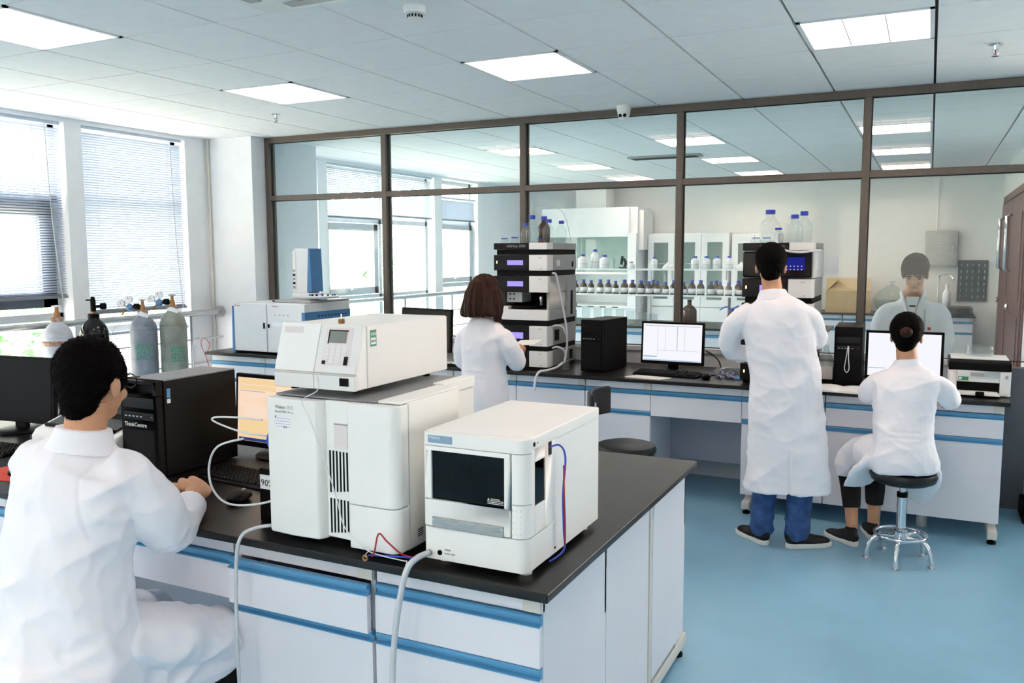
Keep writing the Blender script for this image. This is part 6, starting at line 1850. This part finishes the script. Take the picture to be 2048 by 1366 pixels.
c.sweep([(0.09, 0.0, 1.155), (0.14, 0.005, 1.12), (0.185, 0.025, 1.04), (0.195, 0.08, 0.965), (0.145, 0.17, 0.985), (0.11, 0.225, 1.005)], [0.05, 0.060, 0.060, 0.056, 0.048, 0.043], n=16, res=4)
c.sweep([(-0.09, 0.0, 1.155), (-0.14, 0.005, 1.12), (-0.185, 0.02, 1.03), (-0.20, 0.07, 0.95), (-0.12, 0.17, 0.965), (-0.07, 0.21, 0.975)], [0.05, 0.060, 0.058, 0.056, 0.048, 0.043], n=16, res=4)
organic('lab_coat', 'coat_cloth', c, 0.009, P, 4, cloth(33, 1.15, belt=((0.905, 0.07), (0.87, 0.07))))
hb = MB()
hc = Vector(HC3)
hb.ell(hc + Vector((0, -0.02, 0.03)), (0.085, 0.10, 0.088))
hb.sweep([(-0.005, -0.025, 1.47), (-0.005, -0.035, 1.40), (-0.008, -0.045, 1.34), (-0.01, -0.05, 1.29), (-0.01, -0.05, 1.262)], [(0.06, 0.07), (0.092, 0.092), (0.105, 0.088), (0.122, 0.080), (0.126, 0.07)], n=26, up=(0, 1, 0), res=4)
hb.sweep([(0.07, 0.02, 1.42), (0.09, 0.02, 1.33), (0.098, 0.01, 1.22)], [(0.03, 0.05), (0.032, 0.05), (0.012, 0.025)], n=14, up=(0, 1, 0), res=3)
hb.sweep([(-0.07, 0.02, 1.42), (-0.095, 0.01, 1.33), (-0.115, -0.01, 1.26)], [(0.03, 0.05), (0.03, 0.05), (0.02, 0.035)], n=14, up=(0, 1, 0), res=3)
def hd(co, no):
    x, y, z = co[:, 0], co[:, 1], co[:, 2]
    a = np.arctan2(x, -y - 0.03)
    return 0.008 * (ridge(np.c_[a * 9, z * 3, y * 0], 3) - 0.4) + 0.004 * (ridge(np.c_[a * 26, z * 5, y * 0], 5) - 0.4) + np.where(z < 1.27, 0.012 * (vnoise(np.c_[a * 30, z * 0, y * 0], 9) - 0.5), 0)
ho = organic('hair', 'hair_brown', hb, 0.005, P, 3, hd)
pp = tag(MB().prism([(-0.09, -0.05), (0.075, -0.04), (0.085, 0.06), (-0.08, 0.05)], 'z', 0, 0.002).build('paper_sheet', 'paper', loc=(-2.40, 5.13, 1.055), rot=(0.25, -0.06, -0.1)), 'sheet of paper held by the long-haired person', 'paper')
tr = MB()
for sx in (-1, 1):
    tr.sweep([(sx * 0.075, 0, 0.72), (sx * 0.08, 0.01, 0.42), (sx * 0.085, 0.0, 0.07)], [0.085, 0.06, 0.05], n=14, res=4)
organic('trousers', 'black_cloth', tr, 0.010, P, 3)
for sx in (-1, 1):
    shoe(P, sx * 0.085, -0.03, 0, -sx * 0.15, 0.24)

# ---- seated person at the right monitor
P = person('person in white coat with tied hair seated on the chrome stool', (-0.08, 4.90, 0), 0.0)
HC4 = (-0.015, 0.09, 1.205)
HM4 = frame((0.05, 1.0, -0.12))
b = MB()
head(b, HC4, HM4, 0.95, (-0.005, 0.055, 1.06))
b.sweep([(0.0, 0.0, 0.56), (0.0, 0.02, 0.8), (0.0, 0.04, 0.95), (0, 0.05, 1.03), (0, 0.055, 1.07)], [(0.13, 0.10), (0.11, 0.08), (0.12, 0.075), (0.08, 0.06), (0.048, 0.048)], n=18, up=(0, 1, 0), res=3)
b.sweep([(0.10, 0.04, 0.95), (0.19, 0.20, 0.84), (0.10, 0.42, 0.845), (0.07, 0.47, 0.845)], [0.04, 0.033, 0.026, 0.022], n=12, res=4)
b.sweep([(-0.10, 0.04, 0.95), (-0.18, 0.20, 0.85), (-0.10, 0.42, 0.845), (-0.08, 0.47, 0.845)], [0.04, 0.033, 0.026, 0.022], n=12, res=4)
hand(b, (0.07, 0.465, 0.85), (-0.3, 0.95, -0.05), (0.1, 0.0, 0.98), (-0.95, -0.2, 0), (0.3, 0.4, 0.3), 0.88)
hand(b, (-0.08, 0.465, 0.85), (0.2, 0.95, -0.05), (-0.1, 0.0, 0.98), (0.95, -0.2, 0), (0.3, 0.4, 0.3), 0.88)
b.sweep([(-0.06, 0.02, 0.55), (-0.17, 0.12, 0.55), (-0.285, 0.24, 0.50), (-0.27, 0.22, 0.28), (-0.255, 0.18, 0.08)], [0.065, 0.055, 0.045, 0.04, 0.032], n=14, res=4)
b.sweep([(0.05, 0.03, 0.55), (-0.03, 0.18, 0.55), (-0.15, 0.33, 0.50), (-0.15, 0.33, 0.28), (-0.15, 0.32, 0.08)], [0.065, 0.055, 0.045, 0.04, 0.032], n=14, res=4)
organic('body', 'skin', b, 0.0055, P, 4)
c = MB()
c.sweep([(0.0, -0.01, 0.50), (-0.005, -0.01, 0.56), (-0.01, 0.0, 0.66), (-0.012, 0.01, 0.76), (-0.008, 0.025, 0.88), (0.0, 0.04, 0.96), (0.0, 0.05, 1.005), (-0.003, 0.052, 1.035), (-0.005, 0.055, 1.062)],
        [(0.165, 0.155), (0.172, 0.16), (0.155, 0.14), (0.148, 0.125), (0.158, 0.118), (0.162, 0.11), (0.14, 0.095), (0.095, 0.075), (0.06, 0.056)], n=26, up=(0, 1, 0), res=4, power=0.92)
c.sweep([(0.09, 0.045, 0.975), (0.15, 0.065, 0.94), (0.195, 0.12, 0.885), (0.20, 0.20, 0.862), (0.15, 0.32, 0.862), (0.115, 0.38, 0.862)], [0.05, 0.058, 0.057, 0.054, 0.047, 0.043], n=16, res=4)
c.sweep([(-0.09, 0.045, 0.975), (-0.145, 0.065, 0.94), (-0.185, 0.12, 0.885), (-0.19, 0.20, 0.862), (-0.145, 0.32, 0.862), (-0.115, 0.38, 0.862)], [0.05, 0.058, 0.057, 0.054, 0.047, 0.043], n=16, res=4)
c.sweep([(-0.03, -0.01, 0.60), (-0.10, 0.04, 0.585), (-0.18, 0.12, 0.555), (-0.255, 0.20, 0.50), (-0.285, 0.222, 0.43), (-0.29, 0.222, 0.375)], [(0.12, 0.10), (0.115, 0.095), (0.10, 0.09), (0.085, 0.085), (0.085, 0.07), (0.088, 0.03)], n=20, res=4)
c.sweep([(0.05, 0.02, 0.60), (-0.03, 0.13, 0.585), (-0.10, 0.24, 0.555), (-0.15, 0.31, 0.50)], [(0.11, 0.09), (0.10, 0.085), (0.09, 0.075), (0.07, 0.07)], n=18, res=3)
c.sweep([(-0.14, -0.02, 0.56), (-0.17, 0.01, 0.50), (-0.205, 0.05, 0.43), (-0.225, 0.08, 0.375)], [(0.055, 0.045), (0.085, 0.035), (0.10, 0.028), (0.105, 0.018)], n=18, up=(0.7, -0.7, 0), res=4)
c.sweep([(0.10, 0.02, 0.53), (0.10, 0.08, 0.42), (0.06, 0.14, 0.30)], [(0.06, 0.04), (0.085, 0.03), (0.05, 0.015)], n=14, up=(0, 1, 0), res=3)
organic('lab_coat', 'coat_cloth', c, 0.008, P, 4, cloth(45, 1.2, belt=((0.72, 0.075), (0.69, 0.075))))
col = MB()
col.sweep([(-0.004, 0.05, 1.03), (-0.006, 0.055, 1.055), (-0.008, 0.06, 1.08)], [(0.085, 0.07), (0.07, 0.064), (0.062, 0.058)], n=24, up=(0, 1, 0), res=3)
organic('collar', 'coat_cloth', col, 0.006, P, 2, cloth(9, 0.12))
mb_ = short_hair(P, HC4, HM4, 'hair_black', 1.02, 0.005, 12, 3000, low=-0.06)
bn = MB()
bn.ell(Vector(HC4) + Vector((0.0, -0.105, 0.03)), (0.032, 0.028, 0.030))
bn.torus(tuple(Vector(HC4) + Vector((0.0, -0.098, 0.03))), 0.024, 0.011, 'y', 18, 8)
organic('hair_bun', 'hair_brown', bn, 0.004, P, 2)
tr = MB()
tr.sweep([(-0.08, 0.04, 0.54), (-0.285, 0.24, 0.49), (-0.272, 0.225, 0.30), (-0.262, 0.20, 0.20)], [0.085, 0.062, 0.056, 0.048], n=14, res=4)
tr.sweep([(0.03, 0.06, 0.54), (-0.15, 0.33, 0.49), (-0.15, 0.33, 0.30), (-0.15, 0.325, 0.20)], [0.085, 0.062, 0.056, 0.048], n=14, res=4)
organic('trousers', 'black_cloth', tr, 0.008, P, 3)
shoe(P, -0.245, 0.135, 0, 0.85, 0.24)
shoe(P, -0.15, 0.30, 0, 0.25, 0.24)

# ---- man behind the glass, head bowed
P = person('person with dark hair and bowed head in white coat behind the glass', (-0.10, 6.82, 0), PI)
HC5 = (-0.01, 0.11, 1.50)
HM5 = frame((0.05, 0.92, -0.38))
b = MB()
head(b, HC5, HM5, 1.06, (0.0, 0.04, 1.34))
b.sweep([(0, 0, 0.8), (0, 0, 1.1), (0, 0.01, 1.25), (0, 0.02, 1.31), (0, 0.03, 1.35)], [(0.13, 0.10), (0.12, 0.09), (0.13, 0.085), (0.09, 0.07), (0.055, 0.055)], n=18, up=(0, 1, 0), res=3)
b.sweep([(0.12, 0.02, 1.20), (0.21, 0.02, 1.02), (0.15, 0.21, 1.0), (0.13, 0.25, 1.0)], [0.045, 0.038, 0.030, 0.026], n=12, res=4)
b.sweep([(-0.12, 0.02, 1.20), (-0.21, 0.02, 1.02), (-0.14, 0.21, 1.0), (-0.12, 0.25, 1.0)], [0.045, 0.038, 0.030, 0.026], n=12, res=4)
hand(b, (0.13, 0.245, 1.0), (-0.7, 0.6, 0.1), (0.2, 0.1, 0.95), (-0.5, -0.7, 0.2), (0.5, 0.6, 0.5))
hand(b, (-0.12, 0.245, 1.0), (0.7, 0.6, 0.1), (-0.2, 0.1, 0.95), (0.5, -0.7, 0.2), (0.5, 0.6, 0.5))
for sx in (-1, 1):
    b.sweep([(sx * 0.085, 0, 0.82), (sx * 0.09, 0.01, 0.45), (sx * 0.095, 0.0, 0.08)], [0.08, 0.052, 0.036], n=14, res=4)
organic('body', 'skin', b, 0.0055, P, 4)
c = MB()
c.sweep([(0, 0, 0.40), (0, 0, 0.7), (0, 0, 0.95), (0, 0.0, 1.12), (0, 0.01, 1.21), (0, 0.018, 1.265), (0, 0.024, 1.30), (0, 0.03, 1.325)],
        [(0.20, 0.155), (0.19, 0.145), (0.175, 0.13), (0.182, 0.122), (0.185, 0.115), (0.155, 0.10), (0.10, 0.08), (0.075, 0.07)], n=26, up=(0, 1, 0), res=4, power=0.92)
for sx in (-1, 1):
    c.sweep([(sx * 0.11, 0.01, 1.245), (sx * 0.165, 0.01, 1.205), (sx * 0.20, 0.015, 1.12), (sx * 0.21, 0.04, 1.02), (sx * 0.18, 0.13, 1.0), (sx * 0.155, 0.19, 1.0)], [0.055, 0.076, 0.074, 0.068, 0.058, 0.054], n=16, res=4)
organic('lab_coat', 'coat_cloth', c, 0.009, P, 4, cloth(61, 0.8))
vn = MB()
vn.prism([(-0.045, 1.335), (0.045, 1.335), (0.03, 1.25), (0.0, 1.12), (-0.03, 1.25)], 'y', 0.118, 0.134)
vn.build('shirt', 'shirt_white', P, bevel=0.006)
col = MB()
for sx in (-1, 1):
    col.sweep([(sx * 0.065, -0.02, 1.36), (sx * 0.075, 0.05, 1.355), (sx * 0.06, 0.105, 1.315), (sx * 0.035, 0.135, 1.22), (sx * 0.008, 0.137, 1.10)], [(0.012, 0.03), (0.012, 0.03), (0.012, 0.03), (0.008, 0.028), (0.005, 0.008)], n=12, res=3)
organic('collar', 'coat_cloth', col, 0.006, P, 2)
B('print_mark', 'ink', -0.022, 0.020, 0.1342, 0.1350, 1.262, 1.276, P)
B('pen', 'steel', -0.088, -0.078, 0.128, 0.14, 1.10, 1.25, P, bevel=0.003)
B('badge', 'ink_red', -0.06, -0.035, 0.128, 0.134, 1.10, 1.125, P)
B('badge', 'ink_red', -0.125, -0.105, 0.122, 0.130, 1.10, 1.12, P)
short_hair(P, HC5, HM5, s=1.10, voxel=0.005, strands=7000, seed=15)
fr_ = MB()
for k in range(13):
    x = -0.072 + 0.012 * k
    zz = 0.012 + 0.022 * ((k * 7) % 5) / 4 + (0.0 if abs(x) < 0.055 else -0.03)
    yy = 0.100 - 5.5 * x * x
    fr_.sweep([Vector(HC5) + HM5 @ Vector((x * 0.9, yy - 0.045, 0.105)), Vector(HC5) + HM5 @ Vector((x * 1.05, yy - 0.004, 0.070)), Vector(HC5) + HM5 @ Vector((x * 1.10, yy + 0.002, zz))], [0.016, 0.013, 0.003], n=8, res=3)
organic('fringe', 'hair_black', fr_, 0.004, P, 2)
for sx in (-1, 1):
    q = Vector(HC5) + HM5 @ Vector((sx * 0.034, 0.088, -0.002))
    MB().ell(q, (0.013, 0.010, 0.006), HM5).build('eye', 'hair_black', P, smooth=True)
    q = Vector(HC5) + HM5 @ Vector((sx * 0.034, 0.097, 0.018))
    MB().ell(q, (0.021, 0.007, 0.005), HM5).build('eyebrow', 'hair_black', P, smooth=True)
tr = MB()
for sx in (-1, 1):
    tr.sweep([(sx * 0.085, 0, 0.75), (sx * 0.09, 0.01, 0.45), (sx * 0.095, 0.0, 0.07)], [0.09, 0.066, 0.058], n=14, res=4)
organic('trousers', 'black_cloth', tr, 0.010, P, 3)
for sx in (-1, 1):
    shoe(P, sx * 0.09, -0.03, 0, -sx * 0.12)
MB().ell(Vector(HC5) + HM5 @ Vector((0, 0.098, -0.069)), (0.024, 0.006, 0.007), HM5).build('mouth', 'lips', P, smooth=True)
